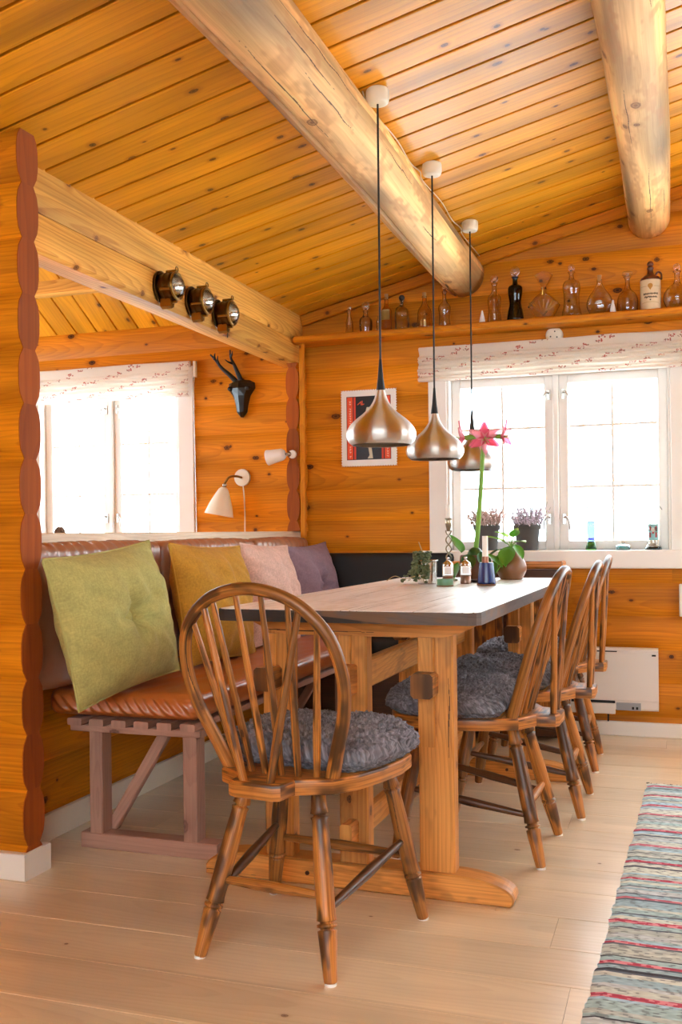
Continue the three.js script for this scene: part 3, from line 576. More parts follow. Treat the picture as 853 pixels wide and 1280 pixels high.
// black settee in the corner and the wooden chest beside it
{
  const o = thing('black_settee', 'black upholstered settee in the corner against the window wall', 'bench', [-1.405, 0, -4.65]);
  part('backrest', padded(0.74, 0.43, 0.07, [30, 20, 6], 0.02, [0, 0, 0.008], null).translate(0.0, 0.65, -0.164), M.black, o);
  part('seat', padded(0.74, 0.09, 0.30, [30, 8, 16], 0.025, [0, 0.004, 0], null).translate(0.0, 0.435, 0.025), M.black, o);
  part('base', barB(-0.365, 0.365, 0, 0.385, -0.19, 0.17, 'x', 0.004), M.darkwood, o);
}
{
  const o = thing('wooden_chest', 'low brown wooden chest with a raised rim under the window', 'chest', [-0.76, 0, -4.72]);
  part('body', barB(-0.25, 0.25, 0.02, 0.79, -0.13, 0.10, 'x', 0.004), M.darkwood, o);
  part('rim', barB(-0.262, 0.262, 0.792, 0.828, 0.085, 0.118, 'x', 0.01), M.chair, o); part('rim', barB(-0.262, -0.235, 0.792, 0.826, -0.13, 0.085, 'z', 0.006), M.chair, o); part('rim', barB(0.235, 0.262, 0.792, 0.826, -0.13, 0.085, 'z', 0.006), M.chair, o);
  part('door', barB(-0.225, -0.008, 0.07, 0.74, 0.10, 0.113, 'y', 0.004), M.chair, o); part('door', barB(0.008, 0.225, 0.07, 0.74, 0.10, 0.113, 'y', 0.004), M.chair, o);
}

// ------------------------------------------------------------------ woven rug
{
  const L = 2.9, Wd = 0.74, rows = [];
  { const pal = [[202, 206, 194], [172, 202, 214], [186, 192, 184], [212, 214, 200], [160, 186, 194], [196, 202, 202], [170, 196, 196]]; let z = 0, next = 0.03; while (z < L) { let w = rr(0.008, 0.03), c = pal[Math.floor(rnd() * pal.length)], k = 0; if (z > next) { c = rnd() < 0.6 ? [196, 70, 92] : [206, 108, 122]; w = rr(0.014, 0.022); next = z + rr(0.1, 0.19); k = 1; } else if (rnd() < 0.22) { c = rnd() < 0.5 ? [58, 58, 66] : [92, 98, 110]; w = rr(0.004, 0.008); k = 2; } rows.push([z, z + w, c, k, rr(0, 9)]); z += w; } }
  const tex = dataTex(384, 2048, (u, v, c) => {
    const z = v * L + 0.0016 * Math.sin(u * 40) * 0 + 0.005 * (vn(u * 9, v * 60) - 0.5); const r = rows.find((q) => z >= q[0] && z < q[1]) ?? rows[rows.length - 1];
    const wv = Math.floor(v * L / 0.0065), dash = vn(u * 62 + (wv % 2) * 0.5 + r[4], wv * 3.7), n = 0.84 + 0.26 * dash, mix = r[3] === 1 ? (dash > 0.62 ? 0.5 : 0) : (dash < 0.24 ? 0.35 : 0), o = r[3] === 1 ? [236, 200, 196] : [104, 106, 112];
    for (let i = 0; i < 3; i++) c[i] = (r[2][i] + (o[i] - r[2][i]) * mix) * n;
  });
  const NX = 30, NZ = 900, P = [], U = [], I = [];
  for (let j = 0; j <= NZ; j++) for (let i = 0; i <= NX; i++) {
    const v = j / NZ, u = i / NX, ez = v * L, wob = 0.006 * (vn(ez * 22, 3) - 0.5) + 0.004 * (vn(ez * 70, 8) - 0.5), edge = i === 0 || i === NX || j === 0 || j === NZ;
    P.push((u - 0.5) * Wd + (i < 2 ? wob : i > NX - 2 ? -wob : 0), edge ? 0.0005 : 0.006 + 0.0005 * Math.sin(ez / 0.0065 * Math.PI) + 0.0006 * (vn(u * 60, ez * 150) - 0.5), ez - L / 2); U.push(u, v);
  }
  const R = NX + 1; for (let j = 0; j < NZ; j++) for (let i = 0; i < NX; i++) { const a = j * R + i; I.push(a, a + R, a + 1, a + 1, a + R, a + R + 1); }
  const g = new THREE.BufferGeometry(); g.setAttribute('position', new THREE.Float32BufferAttribute(P, 3)); g.setAttribute('uv', new THREE.Float32BufferAttribute(U, 2)); g.setIndex(I); g.computeVertexNormals();
  const o = thing('rag_rug', 'long woven rag rug with grey, cream and red stripes on the floor', 'rug', [0.20, 0, -2.49], rad(-2.1));
  part('weave', g, std({ map: tex, roughness: 0.95 }), o);
  const fr = []; for (let k = 0; k < 60; k++) { const x = (k + rnd()) / 60 * Wd - Wd / 2, l = rr(0.008, 0.018); fr.push(tube([[x, 0.004, -L / 2 + 0.002], [x + rr(-0.004, 0.004), 0.004, -L / 2 - l * 0.5], [x + rr(-0.006, 0.006), 0.002, -L / 2 - l]], 0.0016, 4, 4)); }
  const f = part('fringe', mergeGeometries(fr), std({ color: '#6d6258', roughness: 1 }), o); f.userData.kind = 'stuff';
}
// ------------------------------------------------------------------ pendant lamps
function makePendant(label, pos) {
  const o = thing('pendant_lamp', label, 'lamp', pos, 0, 'pendant lamps over the table');   // origin at the ceiling
  const top = 0, bot = -(pos[1] - 1.238);
  part('canopy', latheS([[0, 0.012], [0.033, 0.01], [0.036, -0.004], [0.035, -0.026], [0.03, -0.034], [0, -0.035]], 28, 30), M.cream, o);
  part('cord', new THREE.CylinderGeometry(0.0034, 0.0034, -bot - 0.035 - 0.26, 8).translate(0, (bot + 0.26 - 0.035) / 2, 0), M.black, o);
  part('neck', lathe([[0, 0.265], [0.0042, 0.265], [0.0055, 0.245], [0.009, 0.205], [0.0135, 0.172], [0.0135, 0.168], [0, 0.168]], 20).translate(0, bot, 0), M.black, o, 'black cone above the shade');
  const out = [[0.013, 0.171], [0.0155, 0.160], [0.021, 0.142], [0.032, 0.122], [0.052, 0.100], [0.077, 0.080], [0.097, 0.060], [0.107, 0.040], [0.1075, 0.026], [0.101, 0.010], [0.090, 0.0]];
  const c = new THREE.CatmullRomCurve3(out.map(([r, y]) => V3(r, y, 0)), false, 'centripetal').getPoints(44), prof = [...c.map((p) => new THREE.Vector2(p.x, p.y)), ...c.reverse().map((p) => new THREE.Vector2(Math.max(0.001, p.x - 0.0018), Math.min(p.y, 0.168)))];
  part('shade', new THREE.LatheGeometry(prof, 56).translate(0, bot, 0), M.brushed, o, 'onion shaped brushed copper steel shade');
  part('bulb', latheS([[0, 0.03], [0.02, 0.036], [0.03, 0.058], [0.02, 0.085], [0.012, 0.11], [0, 0.115]], 18, 20).translate(0, bot, 0), M.cream, o);
}
makePendant('brushed metal onion pendant hanging nearest the near table end', [-0.862, ceilY(-0.862) - 0.012, -2.95]);
makePendant('brushed metal onion pendant hanging between the two others', [-0.850, ceilY(-0.850) - 0.012, -3.62]);
makePendant('brushed metal onion pendant hanging closest to the window', [-0.853, ceilY(-0.853) - 0.012, -4.35]);
{
  const pts = []; for (const [z, near] of [[-2.90, 1], [-3.0, 0], [-3.3, 0], [-3.55, 0], [-3.62, 1], [-3.7, 0], [-4.0, 0], [-4.25, 0], [-4.35, 1], [-4.45, 0], [-4.84, 0]]) pts.push([near ? -0.895 : -0.905 + 0.006 * Math.sin(z * 9), near ? ceilY(-0.895) - 0.016 : ceilY(-0.905) - 0.010, z]);
  solo('lamp_cable', 'white cable running along the log between the pendant canopies', 'cable', tube(pts, 0.0022, 120, 6), M.cream);
}
// ------------------------------------------------------------------ ship's lanterns on the beam
{
  const glass = phy({ color: '#e8eee4', transmission: 1, thickness: 0.004, roughness: 0.04, ior: 1.5 });
  const mk = (label, z, cable) => {
    const o = thing('ship_lantern', label, 'lamp', [-1.846, 1.905, z], 0, 'brass ship lanterns on the beam');
    const rx = (g) => g.rotateZ(-Math.PI / 2);               // lathe axis y -> +x
    part('flange', rx(lathe([[0, 0], [0.074, 0], [0.074, 0.008], [0.062, 0.010], [0, 0.010]], 40)), M.brassDark, o);
    part('body', rx(lathe([[0.058, 0.009], [0.060, 0.02], [0.060, 0.032], [0.063, 0.034], [0.063, 0.040], [0.060, 0.042], [0.060, 0.062], [0.064, 0.064], [0.064, 0.078], [0.055, 0.082], [0.050, 0.082], [0.050, 0.015], [0, 0.012]], 44)), M.brassDark, o);
    part('rim', rx(new THREE.TorusGeometry(0.058, 0.0065, 10, 44).rotateX(Math.PI / 2).translate(0, 0.082, 0)), M.brass, o);
    part('lens', rx(latheS([[0.053, 0.08], [0.05, 0.09], [0.036, 0.104], [0.018, 0.112], [0, 0.114]], 32, 20)), glass, o);
    part('reflector', rx(latheS([[0, 0.03], [0.02, 0.034], [0.04, 0.055], [0.05, 0.074]], 28, 16)), M.silver, o);
    part('dial', new THREE.SphereGeometry(0.011, 14, 10).translate(0.052, 0, 0), M.brass, o);
    for (const [a, s] of [[90, 1], [-90, 1], [-20, 0.7]]) { const c = Math.cos(rad(a)), q = Math.sin(rad(a)); part('lug', new THREE.CylinderGeometry(0.008 * s, 0.008 * s, 0.05, 12).rotateZ(Math.PI / 2).translate(0.055, q * 0.068, c * 0.068), M.brass, o); }
    part('ring', new THREE.TorusGeometry(0.011, 0.0028, 8, 20).rotateY(Math.PI / 2).translate(0.082, 0.076, 0), M.brass, o);
    part('bracket', new THREE.ExtrudeGeometry(new THREE.Shape([[-0.022, 0], [0.022, 0], [0.016, -0.03], [0, -0.038], [-0.016, -0.03]].map((p) => new THREE.Vector2(...p))), { depth: 0.05, bevelEnabled: true, bevelSize: 0.002, bevelThickness: 0.002, bevelSegments: 1 }).rotateY(Math.PI / 2).translate(0.006, -0.058, 0), M.brass, o);
    o.scale.setScalar(0.84);
    if (cable) part('cable', tube([[0.06, -0.02, -0.064], [0.03, -0.03, -0.09], [0.008, -0.06, -0.10], [0.006, -0.10, -0.10]], 0.003, 20, 6), M.iron, o);
  };
  mk('brass ship lantern on the beam, closest to the log cross wall', -3.36, false);
  mk('brass ship lantern on the beam, middle of three', -3.615, false);
  mk('brass ship lantern on the beam with a thin cable, closest to the window wall', -3.855, true);
}
// ------------------------------------------------------------------ black roebuck trophy, wall lamps, poster
{
  const o = thing('deer_trophy', 'matt black antlered deer skull hung on the side room wall', 'trophy', [-2.19, 1.70, BACK]);
  const ring = (y, w, z0, zf, k = 0.6) => [[-w, y, z0], [-w * k, y, zf * 0.8], [0, y, zf], [w * k, y, zf * 0.8], [w, y, z0]];
  const rows = [ring(0.085, 0.045, 0.01, 0.035), ring(0.07, 0.075, 0.012, 0.055), ring(0.04, 0.078, 0.012, 0.066), ring(0.0, 0.05, 0.012, 0.062), ring(-0.05, 0.036, 0.012, 0.05), ring(-0.085, 0.03, 0.012, 0.044), ring(-0.112, 0.004, 0.015, 0.03)], P = [], I = [];
  rows.forEach((r) => r.forEach((p) => P.push(...p))); rows.forEach((r) => r.forEach((p) => P.push(p[0] * 0.9, p[1], 0.002)));
  const nr = rows.length, off = nr * 5, q = (a, b, c, d) => I.push(a, b, c, a, c, d);
  for (let j = 0; j < nr - 1; j++) { for (let i = 0; i < 4; i++) { const a = j * 5 + i; q(a, a + 5, a + 6, a + 1); q(off + a, off + a + 1, off + a + 6, off + a + 5); } q(j * 5, off + j * 5, off + j * 5 + 5, j * 5 + 5); q(j * 5 + 4, j * 5 + 9, off + j * 5 + 9, off + j * 5 + 4); }
  for (let i = 0; i < 4; i++) { q(i, i + 1, off + i + 1, off + i); const b = (nr - 1) * 5 + i; q(b, off + b, off + b + 1, b + 1); }
  let g = new THREE.BufferGeometry(); g.setAttribute('position', new THREE.Float32BufferAttribute(P, 3)); g.setIndex(I); g = toCreasedNormals(g.toNonIndexed(), 0.35); g.computeVertexNormals();
  part('skull', g, M.blackGloss, o);
  for (const s of [-1, 1]) part('brow', new THREE.SphereGeometry(0.016, 12, 8).scale(1, 0.8, 0.8).translate(s * 0.05, 0.038, 0.05), M.black, o);
  const ant = (pts, tines) => mergeGeometries([tubeVar(pts, (t) => 0.0145 * (1 - 0.7 * t), 28, 8), ...tines.map((p) => tubeVar(p, (t) => 0.0085 * (1 - 0.8 * t), 12, 7))]);
  part('antler', ant([[-0.03, 0.08, 0.02], [-0.062, 0.115, 0.03], [-0.105, 0.155, 0.04], [-0.135, 0.195, 0.045], [-0.165, 0.228, 0.05]], [[[-0.115, 0.165, 0.04], [-0.118, 0.195, 0.06], [-0.112, 0.215, 0.07]], [[-0.142, 0.2, 0.045], [-0.138, 0.218, 0.055], [-0.132, 0.232, 0.06]]]), M.black, o);
  part('antler', ant([[0.0, 0.08, 0.02], [-0.014, 0.12, 0.03], [-0.03, 0.165, 0.04], [-0.048, 0.205, 0.045], [-0.05, 0.245, 0.05]], [[[-0.034, 0.172, 0.04], [-0.055, 0.18, 0.06], [-0.07, 0.192, 0.07]], [[-0.048, 0.208, 0.045], [-0.036, 0.222, 0.055], [-0.032, 0.236, 0.06]]]), M.black, o);
}
{
  const o = thing('wall_lamp', 'cream wall lamp with a bell shade beside the side room window', 'lamp', [-2.195, 1.268, BACK]);
  part('wall_plate', lathe([[0, 0], [0.046, 0], [0.046, 0.01], [0.043, 0.014], [0, 0.014]], 32).rotateX(Math.PI / 2), M.cream, o);
  part('arm', tube([[0, 0, 0.014], [-0.02, 0.006, 0.05], [-0.048, 0.0, 0.07], [-0.068, -0.03, 0.08]], 0.006, 20, 8), M.brass, o, 'brass arm');
  part('joint', new THREE.SphereGeometry(0.013, 14, 10).translate(-0.070, -0.042, 0.08), M.chrome, o);
  const prof = [[0.014, 0.0], [0.026, -0.012], [0.044, -0.05], [0.062, -0.095], [0.078, -0.15], [0.0765, -0.15], [0.06, -0.095], [0.042, -0.05], [0.024, -0.014], [0, -0.004]];
  part('lamp_shade', lathe(prof, 36).rotateZ(rad(-10)).rotateX(rad(-4)).translate(-0.073, -0.053, 0.082), M.cream, o);
  part('cord', tube([[0.004, -0.04, 0.008], [0.01, -0.1, 0.008], [0.013, -0.2, 0.008], [0.012, -0.35, 0.008]], 0.0035, 20, 6), M.cream, o);
}
{
  const o = thing('wall_spotlight', 'small white spotlight fixed to the scalloped log ends', 'lamp', [-1.86, 1.372, -4.745]);
  part('wall_plate', new THREE.CylinderGeometry(0.02, 0.022, 0.014, 20).rotateX(Math.PI / 2).translate(0, 0, 0.006), M.white, o);
  part('joint', mergeGeometries([new THREE.SphereGeometry(0.014, 14, 10).translate(-0.012, 0, 0.022), new THREE.CylinderGeometry(0.006, 0.006, 0.03, 10).rotateZ(Math.PI / 2).translate(-0.03, 0, 0.024)]), M.chrome, o);
  part('lamp_head', lathe([[0, 0.01], [0.02, 0.008], [0.03, -0.004], [0.035, -0.05], [0.04, -0.088], [0.037, -0.088], [0.031, -0.05], [0.026, -0.01], [0, -0.006]], 30).rotateZ(rad(-80)).translate(-0.04, 0, 0.026), M.white, o);
}
{
  const w = 0.297, h = 0.392, o = thing('stamp_poster', 'white poster with perforated stamp edge and orange bands on the log wall', 'poster', [-1.487, 1.503, BACK + 0.002]);
  const s = new THREE.Shape(), r = 0.0042, P = [];
  const side = (x0, y0, x1, y1, n) => { for (let k = 0; k < n; k++) { const c = (k + 0.5) / n, cx = x0 + (x1 - x0) * c, cy = y0 + (y1 - y0) * c, L = Math.hypot(x1 - x0, y1 - y0), dx = (x1 - x0) / L, dy = (y1 - y0) / L; for (let q = 0; q <= 4; q++) { const a = Math.PI * q / 4, al = -Math.cos(a) * r, inn = Math.sin(a) * r; P.push(new THREE.Vector2(cx + dx * al - dy * inn, cy + dy * al + dx * inn)); } } };
  side(-w / 2, -h / 2, w / 2, -h / 2, 22); side(w / 2, -h / 2, w / 2, h / 2, 29); side(w / 2, h / 2, -w / 2, h / 2, 22); side(-w / 2, h / 2, -w / 2, -h / 2, 29); s.setFromPoints(P);
  part('paper', new THREE.ExtrudeGeometry(s, { depth: 0.005, bevelEnabled: false }), std({ color: '#f1ece6', roughness: 0.7 }), o);
  const cv = document.createElement('canvas'); cv.width = 256; cv.height = 344; const c = cv.getContext('2d');
  c.fillStyle = '#12141c'; c.fillRect(0, 0, 256, 344); c.fillStyle = '#2a323e'; c.fillRect(52, 210, 152, 134);
  c.fillStyle = '#e4512a'; c.fillRect(3, 3, 34, 338); c.fillRect(219, 3, 34, 338); c.fillStyle = '#d3402a'; c.fillRect(42, 3, 12, 338); c.fillRect(202, 3, 12, 338);
  c.strokeStyle = '#f0d8c0'; c.lineWidth = 2.4; for (const x of [20, 236]) for (let y = 26; y < 330; y += 13) { if (rnd() < 0.2) continue; c.beginPath(); c.moveTo(x - 5, y); c.lineTo(x + 5, y + rr(-2, 2)); c.lineTo(x + rr(-5, 5), y + 7); c.stroke(); }
  c.strokeStyle = '#e4512a'; c.lineWidth = 5; c.beginPath(); c.moveTo(64, 46); c.lineTo(84, 30); c.lineTo(86, 48); c.moveTo(92, 24); c.lineTo(92, 46); c.lineTo(104, 42); c.stroke();
  c.fillStyle = '#cfc6ae'; c.beginPath(); c.moveTo(118, 60); c.quadraticCurveTo(96, 120, 112, 200); c.lineTo(132, 320); c.lineTo(120, 338); c.lineTo(152, 338); c.lineTo(142, 260); c.lineTo(152, 190); c.quadraticCurveTo(160, 110, 136, 60); c.fill();
  const t = new THREE.CanvasTexture(cv); t.colorSpace = THREE.SRGBColorSpace;
  part('print', new THREE.BoxGeometry(0.236, 0.325, 0.001).translate(0, 0, 0.0056), std({ map: t, roughness: 0.6 }), o, 'printed stamp picture with orange side bands');
}
// ------------------------------------------------------------------ shelf under the gable with decanters
{
  const o = thing('wall_shelf', 'long pine shelf above the window carrying glass bottles', 'shelf', [-0.85, 1.95, BACK]);
  part('board', barB(-0.985, 1.42, -0.014, 0.016, 0, 0.165, 'x', 0.007), M.wall, o);
  part('support_post', barB(-0.972, -0.945, -1.0, -0.014, 0.1, 0.122, 'y', 0.004), M.wall, o, 'slim upright strip under the shelf end');
}
const SH = 1.9675, glass = (c, t = 0.006, rg = 0.03) => phy({ color: c, transmission: 1, thickness: t, roughness: rg, ior: 1.5 });
const G = { clear: glass('#f4f2ea'), warm: glass('#f6e6c4'), amber: glass('#f2dc6a'), green: glass('#0d2f2c'), cobalt: glass('#4a56c8'), cyan: glass('#9fe0ea'), leaf: glass('#5fbf5a') };
const cork = std({ color: '#b98a52', roughness: 0.9 });
function bottle(label, x, z, prof, mat, stop, opts = {}) {
  const o = thing(opts.name ?? 'glass_bottle', label, opts.cat ?? 'bottle', [x, opts.y ?? SH, BACK + z], opts.turn ?? 0, opts.group ?? 'glass bottles on the shelf');
  const g = hollow(prof, opts.wall ?? 0.003, opts.seg ?? 28); if (opts.flat) g.scale(1, 1, opts.flat); if (opts.pre) opts.pre(g); part('body', g, mat, o);
  const top = prof[prof.length - 1][1];
  if (stop === 'ball') part('stopper', mergeGeometries([new THREE.SphereGeometry(opts.sr ?? 0.017, 18, 14).translate(0, top + (opts.sr ?? 0.017) + 0.006, 0), new THREE.CylinderGeometry(0.006, 0.005, 0.024, 12).translate(0, top, 0)]), opts.sm ?? mat, o);
  if (stop === 'cork') part('cork', new THREE.CylinderGeometry(0.010, 0.0085, 0.026, 14).translate(0, top + 0.006, 0), cork, o);
  if (stop === 'flat') part('stopper', mergeGeometries([new THREE.CylinderGeometry(0.022, 0.024, 0.014, 8).translate(0, top + 0.016, 0), new THREE.CylinderGeometry(0.007, 0.006, 0.024, 12).translate(0, top, 0)]), mat, o);
  return o;
}
bottle('small slim clear bottle at the shelf end by the corner', -1.555, 0.10, [[0.018, 0], [0.019, 0.01], [0.018, 0.06], [0.011, 0.085], [0.010, 0.11], [0.013, 0.118]], G.clear, 'ball', { sr: 0.011 });
bottle('square clear decanter with a large round stopper', -1.468, 0.10, [[0.030, 0], [0.031, 0.008], [0.031, 0.07], [0.016, 0.085], [0.012, 0.105], [0.016, 0.112]], G.clear, 'ball', { sr: 0.020, seg: 4, turn: 0.5 });
bottle('tiny clear bottle without stopper beside the cork flask', -1.395, 0.12, [[0.010, 0], [0.011, 0.008], [0.011, 0.05], [0.006, 0.065], [0.006, 0.075]], G.clear, null);
{
  const o = bottle('narrow bottle with a cream label and heart mark', -1.362, 0.09, [[0.024, 0], [0.025, 0.01], [0.025, 0.105], [0.012, 0.13], [0.010, 0.165], [0.012, 0.17]], G.warm, 'cork');
  part('label', new THREE.CylinderGeometry(0.0258, 0.0258, 0.05, 24, 1, true, -0.9, 1.8).translate(0, 0.082, 0), std({ color: '#cdb27a', roughness: 0.8, side: THREE.DoubleSide }), o, 'cream paper label');
}
bottle('square clear flask with dark ball stopper and white base pattern', -1.28, 0.10, [[0.038, 0], [0.039, 0.008], [0.039, 0.085], [0.030, 0.105], [0.012, 0.118], [0.011, 0.135], [0.014, 0.14]], G.clear, 'ball', { sr: 0.015, seg: 4, turn: 0.72, sm: M.iron, pre: (g) => g.scale(1, 1.05, 1) });
bottle('bell shaped clear bottle with cork', -1.165, 0.10, [[0.040, 0], [0.041, 0.01], [0.036, 0.05], [0.032, 0.09], [0.014, 0.12], [0.011, 0.15], [0.013, 0.158]], G.warm, 'cork');
bottle('tall clear bottle beside the end of the split log', -1.065, 0.10, [[0.028, 0], [0.029, 0.008], [0.026, 0.05], [0.029, 0.1], [0.012, 0.125], [0.010, 0.165], [0.013, 0.172]], G.clear, 'ball', { sr: 0.012 });
solo('ceramic_cone', 'small white cone figure on the shelf beside the log end', 'figurine', latheS([[0, 0], [0.013, 0], [0.012, 0.02], [0.006, 0.045], [0.003, 0.06], [0, 0.062]], 18, 18), M.white, [-0.876, SH, BACK + 0.12]);
solo('ceramic_cone', 'white cone figure beside the round horseshoe decanter', 'figurine', latheS([[0, 0], [0.012, 0], [0.011, 0.02], [0.006, 0.04], [0.003, 0.056], [0, 0.058]], 18, 18), M.white, [-0.268, SH, BACK + 0.135]);
bottle('clear decanter with ball stopper left of the dark green bottle', -0.822, 0.09, [[0.033, 0], [0.034, 0.008], [0.033, 0.03], [0.029, 0.06], [0.031, 0.125], [0.014, 0.15], [0.012, 0.185], [0.016, 0.192]], G.clear, 'ball', { sr: 0.019 });
bottle('dark green waisted bottle with a clear ball stopper', -0.72, 0.10, [[0.038, 0], [0.04, 0.008], [0.036, 0.045], [0.028, 0.085], [0.034, 0.135], [0.032, 0.165], [0.014, 0.178], [0.013, 0.205], [0.019, 0.212]], G.green, 'ball', { sr: 0.023, sm: G.clear });
{ // fan shaped yellow decanter
  const o = thing('glass_bottle', 'yellow fan shaped cut glass decanter', 'bottle', [-0.585, SH, BACK + 0.10], 0, 'glass bottles on the shelf');
  const s = new THREE.Shape(); s.moveTo(-0.04, 0); s.lineTo(0.04, 0); s.lineTo(0.075, 0.062); s.quadraticCurveTo(0.04, 0.112, 0.014, 0.122); s.lineTo(0.012, 0.15); s.lineTo(-0.012, 0.15); s.lineTo(-0.014, 0.122); s.quadraticCurveTo(-0.04, 0.112, -0.075, 0.062); s.lineTo(-0.04, 0);
  part('body', new THREE.ExtrudeGeometry(s, { depth: 0.018, bevelEnabled: true, bevelThickness: 0.009, bevelSize: 0.008, bevelOffset: -0.008, bevelSegments: 1, curveSegments: 6 }).translate(0, 0.001, -0.009), G.amber, o);
  for (let k = -3; k <= 3; k++) part('facet', bar(0.006, 0.075, 0.006, 'y', 0.002).rotateZ(k * -0.28).translate(k * 0.013, 0.052, 0.018), G.amber, o);
  const f = new THREE.Shape(); f.moveTo(-0.008, 0.15); f.lineTo(0.008, 0.15); f.lineTo(0.042, 0.205); f.quadraticCurveTo(0, 0.245, -0.042, 0.205); f.lineTo(-0.008, 0.15);
  part('stopper', new THREE.ExtrudeGeometry(f, { depth: 0.012, bevelEnabled: true, bevelThickness: 0.003, bevelSize: 0.003, bevelOffset: -0.003, bevelSegments: 1 }).translate(0, 0.002, -0.006), G.amber, o);
}
bottle('tall waisted clear decanter with ball stopper', -0.457, 0.10, [[0.044, 0], [0.046, 0.01], [0.038, 0.05], [0.036, 0.10], [0.041, 0.14], [0.034, 0.165], [0.013, 0.18], [0.012, 0.205], [0.018, 0.21]], G.clear, 'ball', { sr: 0.016 });
bottle('round flat decanter with a ringed centre and cork', -0.33, 0.09, [[0.03, 0], [0.046, 0.012], [0.060, 0.05], [0.050, 0.088], [0.024, 0.125], [0.013, 0.15], [0.012, 0.168]], G.clear, 'cork', { flat: 0.5 });
bottle('ribbed clear decanter with a flat faceted stopper', -0.205, 0.09, [[0.042, 0], [0.046, 0.012], [0.046, 0.065], [0.036, 0.09], [0.014, 0.115], [0.012, 0.16], [0.019, 0.168]], G.clear, 'flat', { seg: 12 });
{ // stoneware jug with a printed label
  const o = thing('stoneware_jug', 'cream stoneware jug with brown shoulder, handle and script label', 'bottle', [-0.103, SH, BACK + 0.10], 0, 'glass bottles on the shelf');
  const cv = document.createElement('canvas'); cv.width = 512; cv.height = 256; const c = cv.getContext('2d'); c.fillStyle = '#d9c3a0'; c.fillRect(0, 0, 512, 256);
  c.fillStyle = '#b07b28'; c.beginPath(); c.arc(256, 58, 20, 0, 7); c.fill(); c.beginPath(); c.moveTo(240, 68); c.lineTo(272, 68); c.lineTo(256, 96); c.fill(); c.strokeStyle = '#a98d62'; c.lineWidth = 3; c.beginPath(); c.moveTo(170, 62); c.lineTo(226, 62); c.moveTo(286, 62); c.lineTo(340, 62); c.moveTo(180, 206); c.quadraticCurveTo(256, 190, 332, 206); c.stroke();
  c.strokeStyle = '#3b2a1a'; c.lineWidth = 5; const scribble = (x0, x1, y) => { c.beginPath(); c.moveTo(x0, y + 8); for (let x = x0; x < x1; x += 9) { c.quadraticCurveTo(x + 4, y - rr(8, 20), x + 6, y + rr(-4, 4)); c.lineTo(x + 9, y + rr(2, 8)); } c.stroke(); };
  c.lineWidth = 4; scribble(196, 320, 128); scribble(206, 306, 156); c.fillStyle = '#3b2a1a'; c.beginPath(); c.arc(256, 180, 6, 0, 7); c.fill();
  const t = new THREE.CanvasTexture(cv); t.colorSpace = THREE.SRGBColorSpace; t.wrapS = THREE.RepeatWrapping; t.offset.x = 0.5;
  const wallG = new THREE.CylinderGeometry(0.0455, 0.0455, 0.135, 40, 1, true).translate(0, 0.0705, 0); part('body', wallG, std({ map: t, roughness: 0.45 }), o);
  part('base', new THREE.CylinderGeometry(0.0455, 0.044, 0.003, 36).translate(0, 0.0015, 0), M.cream, o);
  const brown = std({ color: '#5a2713', roughness: 0.3 });
  part('shoulder', latheS([[0.0458, 0.136], [0.044, 0.145], [0.03, 0.158], [0.016, 0.168], [0.013, 0.185], [0.015, 0.196], [0.012, 0.2], [0, 0.2]], 32, 30), brown, o, 'glossy brown shoulder');
  part('stopper', new THREE.SphereGeometry(0.0145, 16, 12).translate(0, 0.214, 0), brown, o);
  part('handle', tube([[0.022, 0.162, 0], [0.034, 0.176, 0], [0.046, 0.168, 0], [0.048, 0.14, 0]], 0.0045, 20, 8), brown, o);
}
bottle('round bellied clear decanter at the right shelf end', 0.012, 0.09, [[0.032, 0], [0.046, 0.01], [0.060, 0.045], [0.056, 0.078], [0.034, 0.105], [0.015, 0.122], [0.013, 0.165], [0.019, 0.172]], G.clear, 'ball', { sr: 0.016 });
{
  const o = thing('junction_box', 'round white junction box on the wall under the shelf', 'wall fitting', [-0.548, 1.905, BACK]);
  part('cover', lathe([[0, 0.03], [0.03, 0.03], [0.04, 0.022], [0.041, 0], [0, 0]], 30).rotateX(Math.PI / 2), M.cream, o);
  for (const [x, y] of [[-0.016, -0.008], [0.014, -0.012], [0.004, 0.016]]) part('screw', new THREE.CylinderGeometry(0.0035, 0.0035, 0.003, 10).rotateX(Math.PI / 2).translate(x, y, 0.0305), M.iron, o);
}
